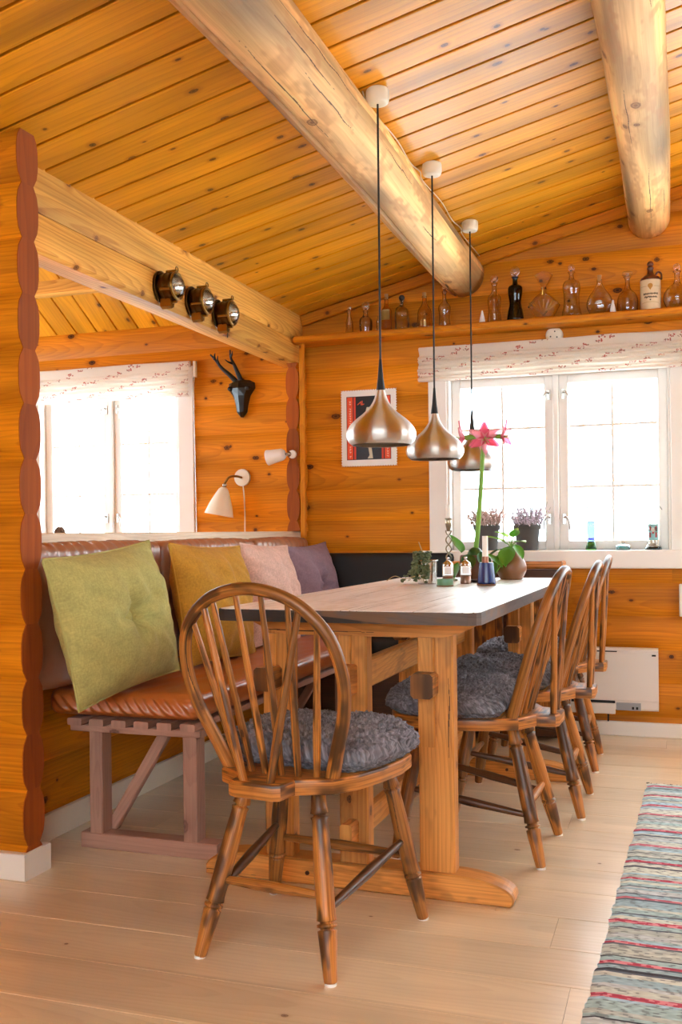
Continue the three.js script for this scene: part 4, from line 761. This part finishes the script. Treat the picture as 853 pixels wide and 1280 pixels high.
// ------------------------------------------------------------------ folded roman blinds
{
  const tex = (() => { const w = 1024, h = 256, cv = document.createElement('canvas'); cv.width = w; cv.height = h; const c = cv.getContext('2d'); c.fillStyle = '#f3e9dc'; c.fillRect(0, 0, w, h); for (let k = 0; k < 54; k++) { const x = (k * 19.4 * 7.31) % w, y = ((k * 53.7) % h); for (let q = 0; q < 12; q++) { c.fillStyle = rnd() < 0.7 ? '#c4675c' : '#a98a7c'; c.beginPath(); c.arc(x + rr(-16, 16), y + rr(-7, 7), rr(1.2, 4.2), 0, 7); c.fill(); } } const t = new THREE.CanvasTexture(cv); t.colorSpace = THREE.SRGBColorSpace; t.wrapS = t.wrapT = THREE.RepeatWrapping; t.repeat.set(1 / 1.0, 1 / 0.25); return t; })();
  const fabric = phy({ map: tex, roughness: 1, transmission: 0.45, thickness: 0, side: THREE.DoubleSide });
  function blind(label, x0, x1, yTop, yBot, sd) {
    const o = thing('roman_blind', label, 'blind', [(x0 + x1) / 2, yBot, BACK + 0.015], 0, 'roman blinds');
    const prof = [[0.010, yTop - yBot], [0.026, yTop - yBot], [0.030, (yTop - yBot) * 0.78]]; const n = 6, hh = (yTop - yBot) * 0.74;
    for (let k = 0; k < n; k++) { const y = hh - k * hh / n; prof.push([0.028, y], [0.040 + 0.004 * (k % 2), y - hh / n * 0.45], [0.040, y - hh / n * 0.8], [0.029, y - hh / n * 0.98]); }
    prof.push([0.018, 0.0]);
    const w = x1 - x0, NX = 80, cv = new THREE.CatmullRomCurve3(prof.map(([z, y]) => V3(0, y, z)), false, 'centripetal', 0.3), pt = cv.getPoints(110), P = [], U = [], I = []; let acc = 0;
    pt.forEach((p, j) => { if (j) acc += p.distanceTo(pt[j - 1]); for (let i = 0; i <= NX; i++) { const x = (i / NX - 0.5) * w, e = sst(0.94, 1, Math.abs(i / NX * 2 - 1)), k = p.z > 0.02 ? 1 : 0; P.push(x + e * 0.006 * (vn(p.y * 80, sd) - 0.5) * k, p.y + k * (0.010 * (vn(x * 4 + sd + 20, p.y * 14) - 0.5) * sst(0, 0.03, p.y)), p.z + k * 0.012 * (vn(x * 6 + sd * 3 + 20, p.y * 25) - 0.5)); U.push(x, acc); } });
    const R = NX + 1; for (let j = 0; j < pt.length - 1; j++) for (let i = 0; i < NX; i++) { const a = j * R + i; I.push(a, a + 1, a + R, a + 1, a + R + 1, a + R); }
    const g = new THREE.BufferGeometry(); g.setAttribute('position', new THREE.Float32BufferAttribute(P, 3)); g.setAttribute('uv', new THREE.Float32BufferAttribute(U, 2)); g.setIndex(I); g.computeVertexNormals();
    part('cloth', g, fabric, o); part('head_rail', barB(-w / 2, w / 2, yTop - yBot - 0.03, yTop - yBot + 0.002, 0.0, 0.012, 'x', 0.002), M.white, o);
    return o;
  }
  blind('cream roman blind with small red flowers folded up over the table window', -1.212, 0.16, 1.885, 1.715, 2);
  const b = blind('cream roman blind with small red flowers folded up over the side room window', -3.60, -2.488, 1.905, 1.715, 7);
  part('cord_winder', new THREE.CylinderGeometry(0.011, 0.011, 0.085, 14).translate(0.585, 0.145, 0.012), M.cream, b);
  part('bead_chain', tube([[0.575, 0.1, 0.012], [0.578, -0.2, 0.01], [0.582, -0.5, 0.01], [0.585, -0.8, 0.01]], 0.003, 40, 6), M.chrome, b);
}
// ------------------------------------------------------------------ heater, socket
{
  const o = thing('panel_heater', 'white electric panel heater on the wall below the window', 'heater', [-0.40, 0.10, BACK]);
  const wm = std({ color: '#e6ddd4', roughness: 0.4 });
  part('body', barB(-0.085, 0.313, 0.03, 0.318, 0.02, 0.075, 'x', 0.008), wm, o);
  part('front_panel', barB(-0.083, 0.311, 0.075, 0.298, 0.075, 0.080, 'x', 0.002), wm, o);
  for (const [a, c] of [[-0.07, 0.03], [0.04, 0.13]]) part('vent_slot', barB(a, c, 0.300, 0.305, 0.074, 0.0775, 'x', 0.001), M.black, o);
  part('outlet_slot', barB(-0.08, 0.12, 0.061, 0.073, 0.073, 0.0765, 'x', 0.001), M.black, o);
  part('deflector', barB(-0.08, 0.12, 0.012, 0.06, 0.045, 0.088, 'x', 0.003), wm, o);
  part('control_panel', barB(0.125, 0.235, 0.03, 0.066, 0.072, 0.0785, 'x', 0.002), std({ color: '#9a9a9c', roughness: 0.4 }), o);
  for (const x of [0.195, 0.213]) part('button', barB(x, x + 0.01, 0.036, 0.048, 0.0785, 0.081, 'x', 0.001), M.iron, o);
  part('badge', barB(0.285, 0.303, 0.284, 0.292, 0.0795, 0.081, 'x', 0.0005), M.iron, o);
  for (const x of [-0.05, 0.2]) part('wall_bracket', barB(x - 0.015, x + 0.015, 0.06, 0.28, -0.004, 0.021, 'y', 0.002), M.white, o);
  part('cord', tube([[0.085, 0.03, 0.03], [0.085, -0.005, 0.02], [0.084, -0.034, 0.022]], 0.004, 12, 6), M.black, o);
}
{
  const o = thing('wall_socket', 'white wall socket beside the heater', 'socket', [0.048, 0.64, BACK]);
  part('plate', new RoundedBoxGeometry(0.082, 0.15, 0.03, 2, 0.006).translate(0, 0, 0.013), M.white, o); for (const y of [-0.036, 0.036]) part('outlet', new THREE.CylinderGeometry(0.02, 0.02, 0.004, 20).rotateX(Math.PI / 2).translate(0, y, 0.0285), M.cream, o);
}
// ------------------------------------------------------------------ plants and things on the sill
const leafGeo = (l, w, curl, fold = 0.12) => { const g = new THREE.PlaneGeometry(1, 1, 6, 10), p = g.attributes.position; for (let i = 0; i < p.count; i++) { const u = p.getX(i) * 2, t = p.getY(i) + 0.5, ww = w / 2 * Math.pow(Math.sin(Math.PI * Math.pow(clamp(t, 0.0, 1), 0.8)), 0.75); p.setXYZ(i, u * ww, t * l, fold * w * u * u - curl * t * t * l); } g.computeVertexNormals(); return g; };
const aim = (g, from, dir, roll = 0) => { const d = dir.clone().normalize(), up = Math.abs(d.y) > 0.95 ? V3(0, 0, 1) : V3(0, 1, 0), x = new THREE.Vector3().crossVectors(d, up).normalize(), z = new THREE.Vector3().crossVectors(x, d).normalize(); g.rotateY(roll); g.applyMatrix4(new THREE.Matrix4().makeBasis(x, d, z)); return g.translate(from.x, from.y, from.z); };
const leafM = phy({ color: '#5f9a2e', roughness: 0.45, transmission: 0.3, thickness: 0, side: THREE.DoubleSide }), leafPale = phy({ color: '#9ac45a', roughness: 0.5, transmission: 0.35, thickness: 0, side: THREE.DoubleSide }), leafDark = phy({ color: '#2f5a20', roughness: 0.4, transmission: 0.2, thickness: 0, side: THREE.DoubleSide });
const stemM = std({ color: '#7aa83a', roughness: 0.5 }), soil = std({ color: '#2a1d14', roughness: 1 });
function heather(label, x, bush, sd) {
  const o = thing('potted_heather', label, 'plant', [x, 0.8745, -4.862], 0, 'potted heathers on the sill');
  const grey = std({ color: '#55524f', roughness: 0.9 });
  part('pot', lathe([[0, 0], [0.048, 0], [0.05, 0.004], [0.06, 0.1], [0.066, 0.1], [0.067, 0.122], [0.06, 0.122], [0.056, 0.1], [0, 0.098]], 32), grey, o, 'dark grey clay pot');
  part('soil', new THREE.CylinderGeometry(0.057, 0.055, 0.006, 24).translate(0, 0.104, 0), soil, o);
  const st = [], fl = []; let s0 = sd;
  for (let k = 0; k < 150; k++) {
    const a = rr(0, 6.283), r = Math.sqrt(rnd()) * 0.055, lean = bush ? rr(0.2, 0.75) : rr(0.1, 0.9), len = bush ? rr(0.06, 0.12) : rr(0.05, 0.14), b = V3(Math.cos(a) * r, 0.102, Math.sin(a) * r), d = V3(Math.cos(a) * lean * r / 0.05, 1, Math.sin(a) * lean * r / 0.05).normalize(), e = b.clone().addScaledVector(d, len);
    st.push(tube([b.toArray(), b.clone().lerp(e, 0.5).add(V3(rr(-0.004, 0.004), 0, rr(-0.004, 0.004))).toArray(), e.toArray()], 0.0008, 4, 4));
    for (let q = 0; q < 12; q++) { const p = b.clone().lerp(e, bush ? rr(0.3, 1) : rr(0.25, 0.85)); fl.push(new THREE.OctahedronGeometry(rr(0.0026, 0.005), 0).translate(p.x + rr(-0.004, 0.004), p.y, p.z + rr(-0.004, 0.004))); }
  }
  const f1 = part('foliage', mergeGeometries(st), std({ color: '#6a6a4c', roughness: 0.9 }), o); f1.userData.kind = 'stuff';
  const f2 = part('flowers', mergeGeometries(fl), std({ color: bush ? '#cfb0a6' : '#d2c0cc', roughness: 0.9 }), o); f2.userData.kind = 'stuff';
}
heather('potted heather with a dense rounded head on the sill behind the flower stem', -0.885, true, 1);
heather('potted heather with loose upright sprigs on the sill by the sash bar', -0.688, false, 2);
{
  const S = 0.8745, o = thing('glass_vase', 'slim glass vase with cobalt centre and green foot on the sill', 'vase', [-0.386, S, -4.852], 0, 'glassware on the sill');
  part('foot', latheS([[0, 0], [0.026, 0], [0.025, 0.01], [0.02, 0.03], [0.017, 0.04], [0, 0.042]], 28, 20), G.leaf, o);
  part('core', latheS([[0, 0.042], [0.017, 0.042], [0.0165, 0.06], [0.016, 0.135], [0, 0.135]], 28, 20), G.cobalt, o, 'cobalt blue glass centre');
  part('neck', hollow([[0.016, 0.135], [0.0155, 0.15], [0.018, 0.18], [0.024, 0.208]], 0.003), G.cyan, o);
  const b = thing('glass_goblet', 'clear stemmed glass with a turquoise foot on the sill', 'glass', [-0.240, S, -4.852], 0, 'glassware on the sill');
  part('foot', lathe([[0, 0], [0.034, 0], [0.035, 0.01], [0.03, 0.022], [0.008, 0.026], [0, 0.026]], 14), G.cyan, b); part('bowl', hollow([[0.006, 0.026], [0.007, 0.07], [0.02, 0.10], [0.026, 0.14], [0.024, 0.175]], 0.002), G.clear, b);
  const c = thing('glass_bottle', 'clear wire-stoppered bottle with a turquoise base and patterned label on the sill', 'bottle', [-0.104, S, -4.852], 0, 'glassware on the sill');
  part('body', hollow([[0.036, 0], [0.037, 0.01], [0.03, 0.02], [0.027, 0.045], [0.026, 0.12], [0.013, 0.15], [0.011, 0.185], [0.014, 0.19]], 0.003), G.clear, c); part('base', lathe([[0, 0.0], [0.038, 0.0], [0.039, 0.006], [0.034, 0.014], [0, 0.014]], 28), G.cyan, c);
  const cv = document.createElement('canvas'); cv.width = 64; cv.height = 96; const x = cv.getContext('2d'); x.fillStyle = '#8ec7cc'; x.fillRect(0, 0, 64, 96); x.fillStyle = '#a2484c'; for (const [a, q, w, h] of [[8, 14, 12, 26], [44, 14, 12, 26], [8, 50, 12, 30], [44, 50, 12, 30], [26, 46, 12, 12]]) x.fillRect(a, q, w, h); x.fillStyle = '#f2f0ea'; x.beginPath(); x.arc(32, 34, 13, 0, 7); x.fill(); const t = new THREE.CanvasTexture(cv); t.colorSpace = THREE.SRGBColorSpace;
  part('label', new THREE.CylinderGeometry(0.0275, 0.0275, 0.075, 24, 1, true, -0.9, 1.8).translate(0, 0.082, 0), std({ map: t, roughness: 0.7, side: THREE.DoubleSide }), c, 'turquoise and red label');
  part('wire', tube([[-0.014, 0.185, 0], [-0.02, 0.2, 0.004], [0, 0.207, 0.008], [0.03, 0.2, 0.006], [0.04, 0.185, 0.004]], 0.0014, 24, 5), M.iron, c);
}
solo('pine_cone', 'brown pine cone on the sill of the side room window', 'pine cone', (() => { const a = [new THREE.SphereGeometry(0.024, 16, 12).scale(1, 1.6, 1).translate(0, 0.04, 0)]; for (let k = 0; k < 70; k++) { const t = k / 70, th = k * 2.399, y = 0.006 + t * 0.072, r = 0.029 * Math.sqrt(Math.max(0.02, 1 - Math.pow((y - 0.036) / 0.043, 2))); a.push(new THREE.SphereGeometry(0.0075, 6, 5).scale(1, 0.5, 1).translate(Math.cos(th) * r, y, Math.sin(th) * r)); } return mergeGeometries(a); })(), std({ color: '#6b4a33', roughness: 0.9 }), [-3.33, 0.94, -4.855]);

// ------------------------------------------------------------------ table top
const TT = 0.7705;
{ // trailing string plant
  const o = thing('trailing_plant', 'small trailing plant in a silver pot on the table', 'plant', [-0.905, TT, -3.70]);
  part('pot', lathe([[0, 0], [0.034, 0], [0.036, 0.006], [0.04, 0.085], [0.044, 0.088], [0.044, 0.092], [0.038, 0.09], [0.034, 0.07], [0, 0.07]], 30), M.silver, o, 'silver pot');
  const lv = [], vines = [];
  for (let k = 0; k < 26; k++) {
    const a = rr(1.2, 5.0), r0 = rr(0.02, 0.045), out = k < 6 ? rr(0.08, 0.13) : rr(0.045, 0.06), drop = k < 6 ? 0.086 : rr(0.03, 0.085), pts = [[Math.cos(a) * r0 * 0.4, 0.085, Math.sin(a) * r0 * 0.4], [Math.cos(a) * 0.04, 0.105 + rr(-0.01, 0.015), Math.sin(a) * 0.04], [Math.cos(a) * Math.min(out, 0.055), 0.06, Math.sin(a) * Math.min(out, 0.055)], [Math.cos(a) * out, 0.093 - drop, Math.sin(a) * out]];
    vines.push(tube(pts, 0.001, 14, 4)); const cv = new THREE.CatmullRomCurve3(pts.map((p) => V3(...p)));
    for (let q = 0; q < 22; q++) { const p = cv.getPoint(rr(0.15, 1)); lv.push(new THREE.SphereGeometry(rr(0.0045, 0.008), 6, 5).scale(1, 0.7, 1).translate(p.x + rr(-0.006, 0.006), Math.max(0.006, p.y + rr(-0.006, 0.008)), p.z + rr(-0.006, 0.006))); }
  }
  part('vines', mergeGeometries(vines), std({ color: '#5c6a44', roughness: 0.8 }), o); const f = part('leaves', mergeGeometries(lv), std({ color: '#5f6b48', roughness: 0.7 }), o); f.userData.kind = 'stuff';
  part('dry_stalk', tube([[-0.005, 0.09, 0], [-0.02, 0.13, 0.0], [-0.03, 0.16, 0.005]], 0.0018, 12, 5), std({ color: '#b39a6a', roughness: 0.9 }), o);
  part('runner', tube([[-0.04, 0.03, 0.02], [-0.08, 0.02, 0.03], [-0.12, 0.03, 0.03], [-0.15, 0.012, 0.035]], 0.0014, 20, 5), std({ color: '#b39a6a', roughness: 0.9 }), o);
}
{
  const o = thing('tealight_dish', 'small round green dish on the table in front of the silver shakers', 'dish', [-0.80, TT, -3.545]);
  part('bowl', lathe([[0, 0.002], [0.027, 0.0], [0.03, 0.004], [0.03, 0.026], [0.027, 0.026], [0.026, 0.01], [0, 0.01]], 30), std({ color: '#5d8a68', roughness: 0.3 }), o); part('foot_ring', lathe([[0.026, 0.0], [0.031, 0.0], [0.031, 0.0045], [0.026, 0.0045]], 30), std({ color: '#7d5a3a', roughness: 0.8 }), o);
}
function shaker(label, x, z) {
  const o = thing('silver_shaker', label, 'shaker', [x, TT, z], 0.25, 'silver shakers on the table');
  part('jar', lathe([[0, 0], [0.019, 0], [0.02, 0.004], [0.02, 0.03], [0, 0.03]], 24), std({ color: '#8d6a58', metalness: 0.4, roughness: 0.3 }), o);
  part('sleeve', new RoundedBoxGeometry(0.043, 0.038, 0.043, 2, 0.004).translate(0, 0.051, 0), M.silver, o); part('window_label', barB(-0.013, 0.013, 0.039, 0.066, 0.0215, 0.0235, 'y', 0.001), M.white, o);
  part('lid', latheS([[0.021, 0.07], [0.019, 0.078], [0.01, 0.086], [0.006, 0.09], [0.0065, 0.1], [0, 0.103]], 24, 22), M.silver, o);
}
shaker('silver shaker standing behind the green dish', -0.815, -3.66); shaker('silver shaker standing beside the dark plate', -0.760, -3.72);
solo('dark_plate', 'small dark plate lying beside the shakers', 'plate', lathe([[0, 0.002], [0.03, 0], [0.05, 0.006], [0.06, 0.009], [0.058, 0.011], [0.03, 0.005], [0, 0.005]], 32), std({ color: '#3a2a22', roughness: 0.35 }), [-0.725, TT, -3.84]);
{
  const o = thing('twisted_candlestick', 'tall twisted brass candlestick with a short white candle', 'candlestick', [-0.875, TT, -3.95]);
  const b = std({ color: '#9a917c', metalness: 1, roughness: 0.28 });
  part('base', latheS([[0, 0], [0.034, 0], [0.035, 0.005], [0.02, 0.012], [0.008, 0.025], [0, 0.027]], 28, 22), b, o);
  for (const ph of [0, Math.PI]) { const p = []; for (let k = 0; k <= 60; k++) { const t = k / 60, a = ph + t * Math.PI * 5, r = 0.0025 + 0.0075 * Math.abs(Math.sin(t * Math.PI * 5)) * 0 + 0.008; p.push([Math.cos(a) * r, 0.024 + t * 0.178, Math.sin(a) * r]); } part('twist', tube(p, 0.0028, 140, 6), b, o); }
  part('cup', latheS([[0, 0.2], [0.006, 0.2], [0.009, 0.212], [0.0125, 0.23], [0.0125, 0.247], [0.015, 0.252], [0, 0.252]], 22, 26), b, o); part('candle', new THREE.CylinderGeometry(0.0105, 0.0105, 0.054, 20).translate(0, 0.279, 0), std({ color: '#f2eee4', roughness: 0.5 }), o);
}
{
  const o = thing('blue_candle_holder', 'dark blue tapered candle holder with a white candle on the table', 'candle holder', [-0.662, TT, -3.62]);
  part('body', lathe([[0, 0.006], [0.034, 0.006], [0.0335, 0.012], [0.026, 0.082], [0.023, 0.084], [0, 0.08]], 30), std({ color: '#26386e', roughness: 0.25 }), o); part('base_ring', lathe([[0, 0], [0.034, 0], [0.035, 0.006], [0, 0.006]], 30), std({ color: '#8a5a40', roughness: 0.8 }), o, 'bare clay base');
  part('socket', new THREE.CylinderGeometry(0.0125, 0.0125, 0.024, 20).translate(-0.004, 0.094, 0), std({ color: '#a5745c', metalness: 0.8, roughness: 0.35 }), o, 'copper socket'); part('candle', new THREE.CylinderGeometry(0.0105, 0.0105, 0.076, 20).translate(-0.004, 0.143, 0), std({ color: '#f3efe6', roughness: 0.5 }), o);
}
{ // brown vase with a round-leaved plant
  const o = thing('potted_plant', 'glossy round-leaved green plant in a bulbous brown clay vase', 'plant', [-0.645, TT, -4.09]);
  part('vase', latheS([[0, 0], [0.043, 0.0], [0.05, 0.012], [0.062, 0.04], [0.055, 0.075], [0.037, 0.1], [0.035, 0.112], [0.046, 0.126], [0.043, 0.127], [0.031, 0.112], [0.03, 0.1], [0, 0.095]], 36, 50), std({ color: '#7d4f2c', roughness: 0.4 }), o, 'glazed brown vase');
  part('soil', new THREE.CylinderGeometry(0.031, 0.031, 0.004, 20).translate(0, 0.106, 0), soil, o);
  const L = [[[-0.02, 0.15, 0.03], [-0.09, 0.06, 0.05], 0.085, 0.05, 1], [[-0.01, 0.17, 0.02], [-0.05, 0.05, 0.06], 0.07, 0.045, 1], [[0.01, 0.17, 0.0], [0.02, 0.05, 0.05], 0.06, 0.045, 0], [[0.02, 0.15, 0.02], [0.06, 0.02, 0.06], 0.07, 0.05, 1], [[0.0, 0.13, 0.05], [-0.01, -0.05, 0.04], 0.085, 0.075, 0], [[0.02, 0.14, 0.03], [0.05, -0.05, 0.05], 0.075, 0.045, 0], [[-0.04, 0.10, 0.06], [-0.03, -0.09, 0.03], 0.1, 0.045, 0], [[-0.05, 0.03, 0.07], [-0.04, -0.012, 0.04], 0.07, 0.028, 2], [[0.0, 0.17, -0.02], [0.02, 0.06, -0.04], 0.06, 0.04, 1], [[-0.05, 0.12, 0.02], [-0.05, -0.03, 0.02], 0.08, 0.05, 2]];
  for (const [f, d, l, w, m] of L) { const st = part('leaf', aim(leafGeo(l, w, 0.25), V3(...f), V3(...d), 0), [leafM, leafPale, leafDark][m], o); part('leaf_stalk', tube([[0, 0.104, 0], [f[0] * 0.4, (0.104 + f[1]) / 2 + 0.015, f[2] * 0.4], f], 0.0022, 10, 5), stemM, st); }
}
{ // amaryllis in a dark pot
  const o = thing('amaryllis', 'tall amaryllis with pink flowers on a thick green stem', 'plant', [-0.788, TT, -4.06]);
  part('pot', latheS([[0, 0], [0.05, 0], [0.056, 0.01], [0.064, 0.08], [0.06, 0.1], [0.055, 0.1], [0.05, 0.085], [0, 0.08]], 32, 34), std({ color: '#6b4026', roughness: 0.5 }), o, 'brown clay pot'); part('bulb', new THREE.SphereGeometry(0.034, 20, 14).scale(1, 1.15, 1).translate(0, 0.095, 0), leafDark, o);
  const top = [0.044, 0.578, 0.03]; part('stem', tubeVar([[0, 0.1, 0], [0.012, 0.2, 0.004], [0.03, 0.4, 0.012], top], (t) => 0.0105 - 0.002 * t, 30, 12), stemM, o);
  const petalM = phy({ color: '#e0627e', roughness: 0.6, transmission: 0.4, thickness: 0, side: THREE.DoubleSide }), petalP = phy({ color: '#eba0ac', roughness: 0.6, transmission: 0.4, thickness: 0, side: THREE.DoubleSide });
  for (const [dx, dy, dz, len] of [[0.3, -0.12, 1, 0.05], [1, 0.03, 0.1, 0.075], [-1, 0.03, 0.2, 0.075], [-0.2, 0.1, -1, 0.05]]) {
    const d = V3(dx, dy, dz).normalize(), b = V3(...top), c = b.clone().addScaledVector(d, len); const fl = new THREE.Group(); fl.name = 'flower'; o.add(fl);
    part('flower_tube', tubeVar([b.toArray(), b.clone().lerp(c, 0.5).add(V3(0, 0.004, 0)).toArray(), c.toArray()], (t) => 0.004 + 0.008 * t, 10, 8), stemM, fl);
    const up = V3(0, 1, 0), sx = new THREE.Vector3().crossVectors(d, up).normalize(), sy = new THREE.Vector3().crossVectors(sx, d).normalize();
    for (let k = 0; k < 6; k++) { const a = k / 6 * Math.PI * 2 + 0.5, rdir = sx.clone().multiplyScalar(Math.cos(a)).addScaledVector(sy, Math.sin(a)), pd = d.clone().multiplyScalar(0.62).addScaledVector(rdir, 0.8).normalize(); const g = leafGeo(0.075, 0.034, 0.28, 0.18); const zA = new THREE.Vector3().crossVectors(rdir.clone().cross(d), pd).normalize(); const xA = new THREE.Vector3().crossVectors(pd, zA).normalize(); g.applyMatrix4(new THREE.Matrix4().makeBasis(xA, pd, zA)); g.translate(c.x - d.x * 0.006, c.y - d.y * 0.006, c.z - d.z * 0.006); part('petal', g, k % 2 ? petalM : petalP, fl); }
    const sm = []; for (let k = 0; k < 5; k++) { const a = k / 5 * 6.28, e = c.clone().addScaledVector(d, 0.06).addScaledVector(sx, Math.cos(a) * 0.012).addScaledVector(sy, Math.sin(a) * 0.012 - 0.006); sm.push(tube([c.toArray(), c.clone().lerp(e, 0.6).toArray(), e.toArray()], 0.001, 6, 5), new THREE.SphereGeometry(0.0026, 8, 6).translate(e.x, e.y, e.z)); }
    part('stamens', mergeGeometries(sm), leafPale, fl);
  }
  for (const [f, d, l, w, m] of [[[-0.05, 0.11, 0.04], [-0.03, 0.08, 0.03], 0.09, 0.075, 0], [[-0.02, 0.10, 0.06], [0.02, -0.04, 0.06], 0.09, 0.06, 2], [[0.03, 0.11, 0.05], [0.04, -0.06, 0.05], 0.10, 0.06, 2], [[0.06, 0.1, 0.03], [0.06, -0.03, 0.04], 0.09, 0.05, 0], [[-0.06, 0.07, 0.05], [-0.02, -0.06, 0.03], 0.07, 0.045, 0]]) part('leaf', aim(leafGeo(l, w, 0.2), V3(...f), V3(...d), 0), [leafM, leafPale, leafDark][m], o);
}
scene.traverse((o) => { if (o.isMesh) { o.castShadow = o.receiveShadow = true; } });
renderer.render(scene, camera);
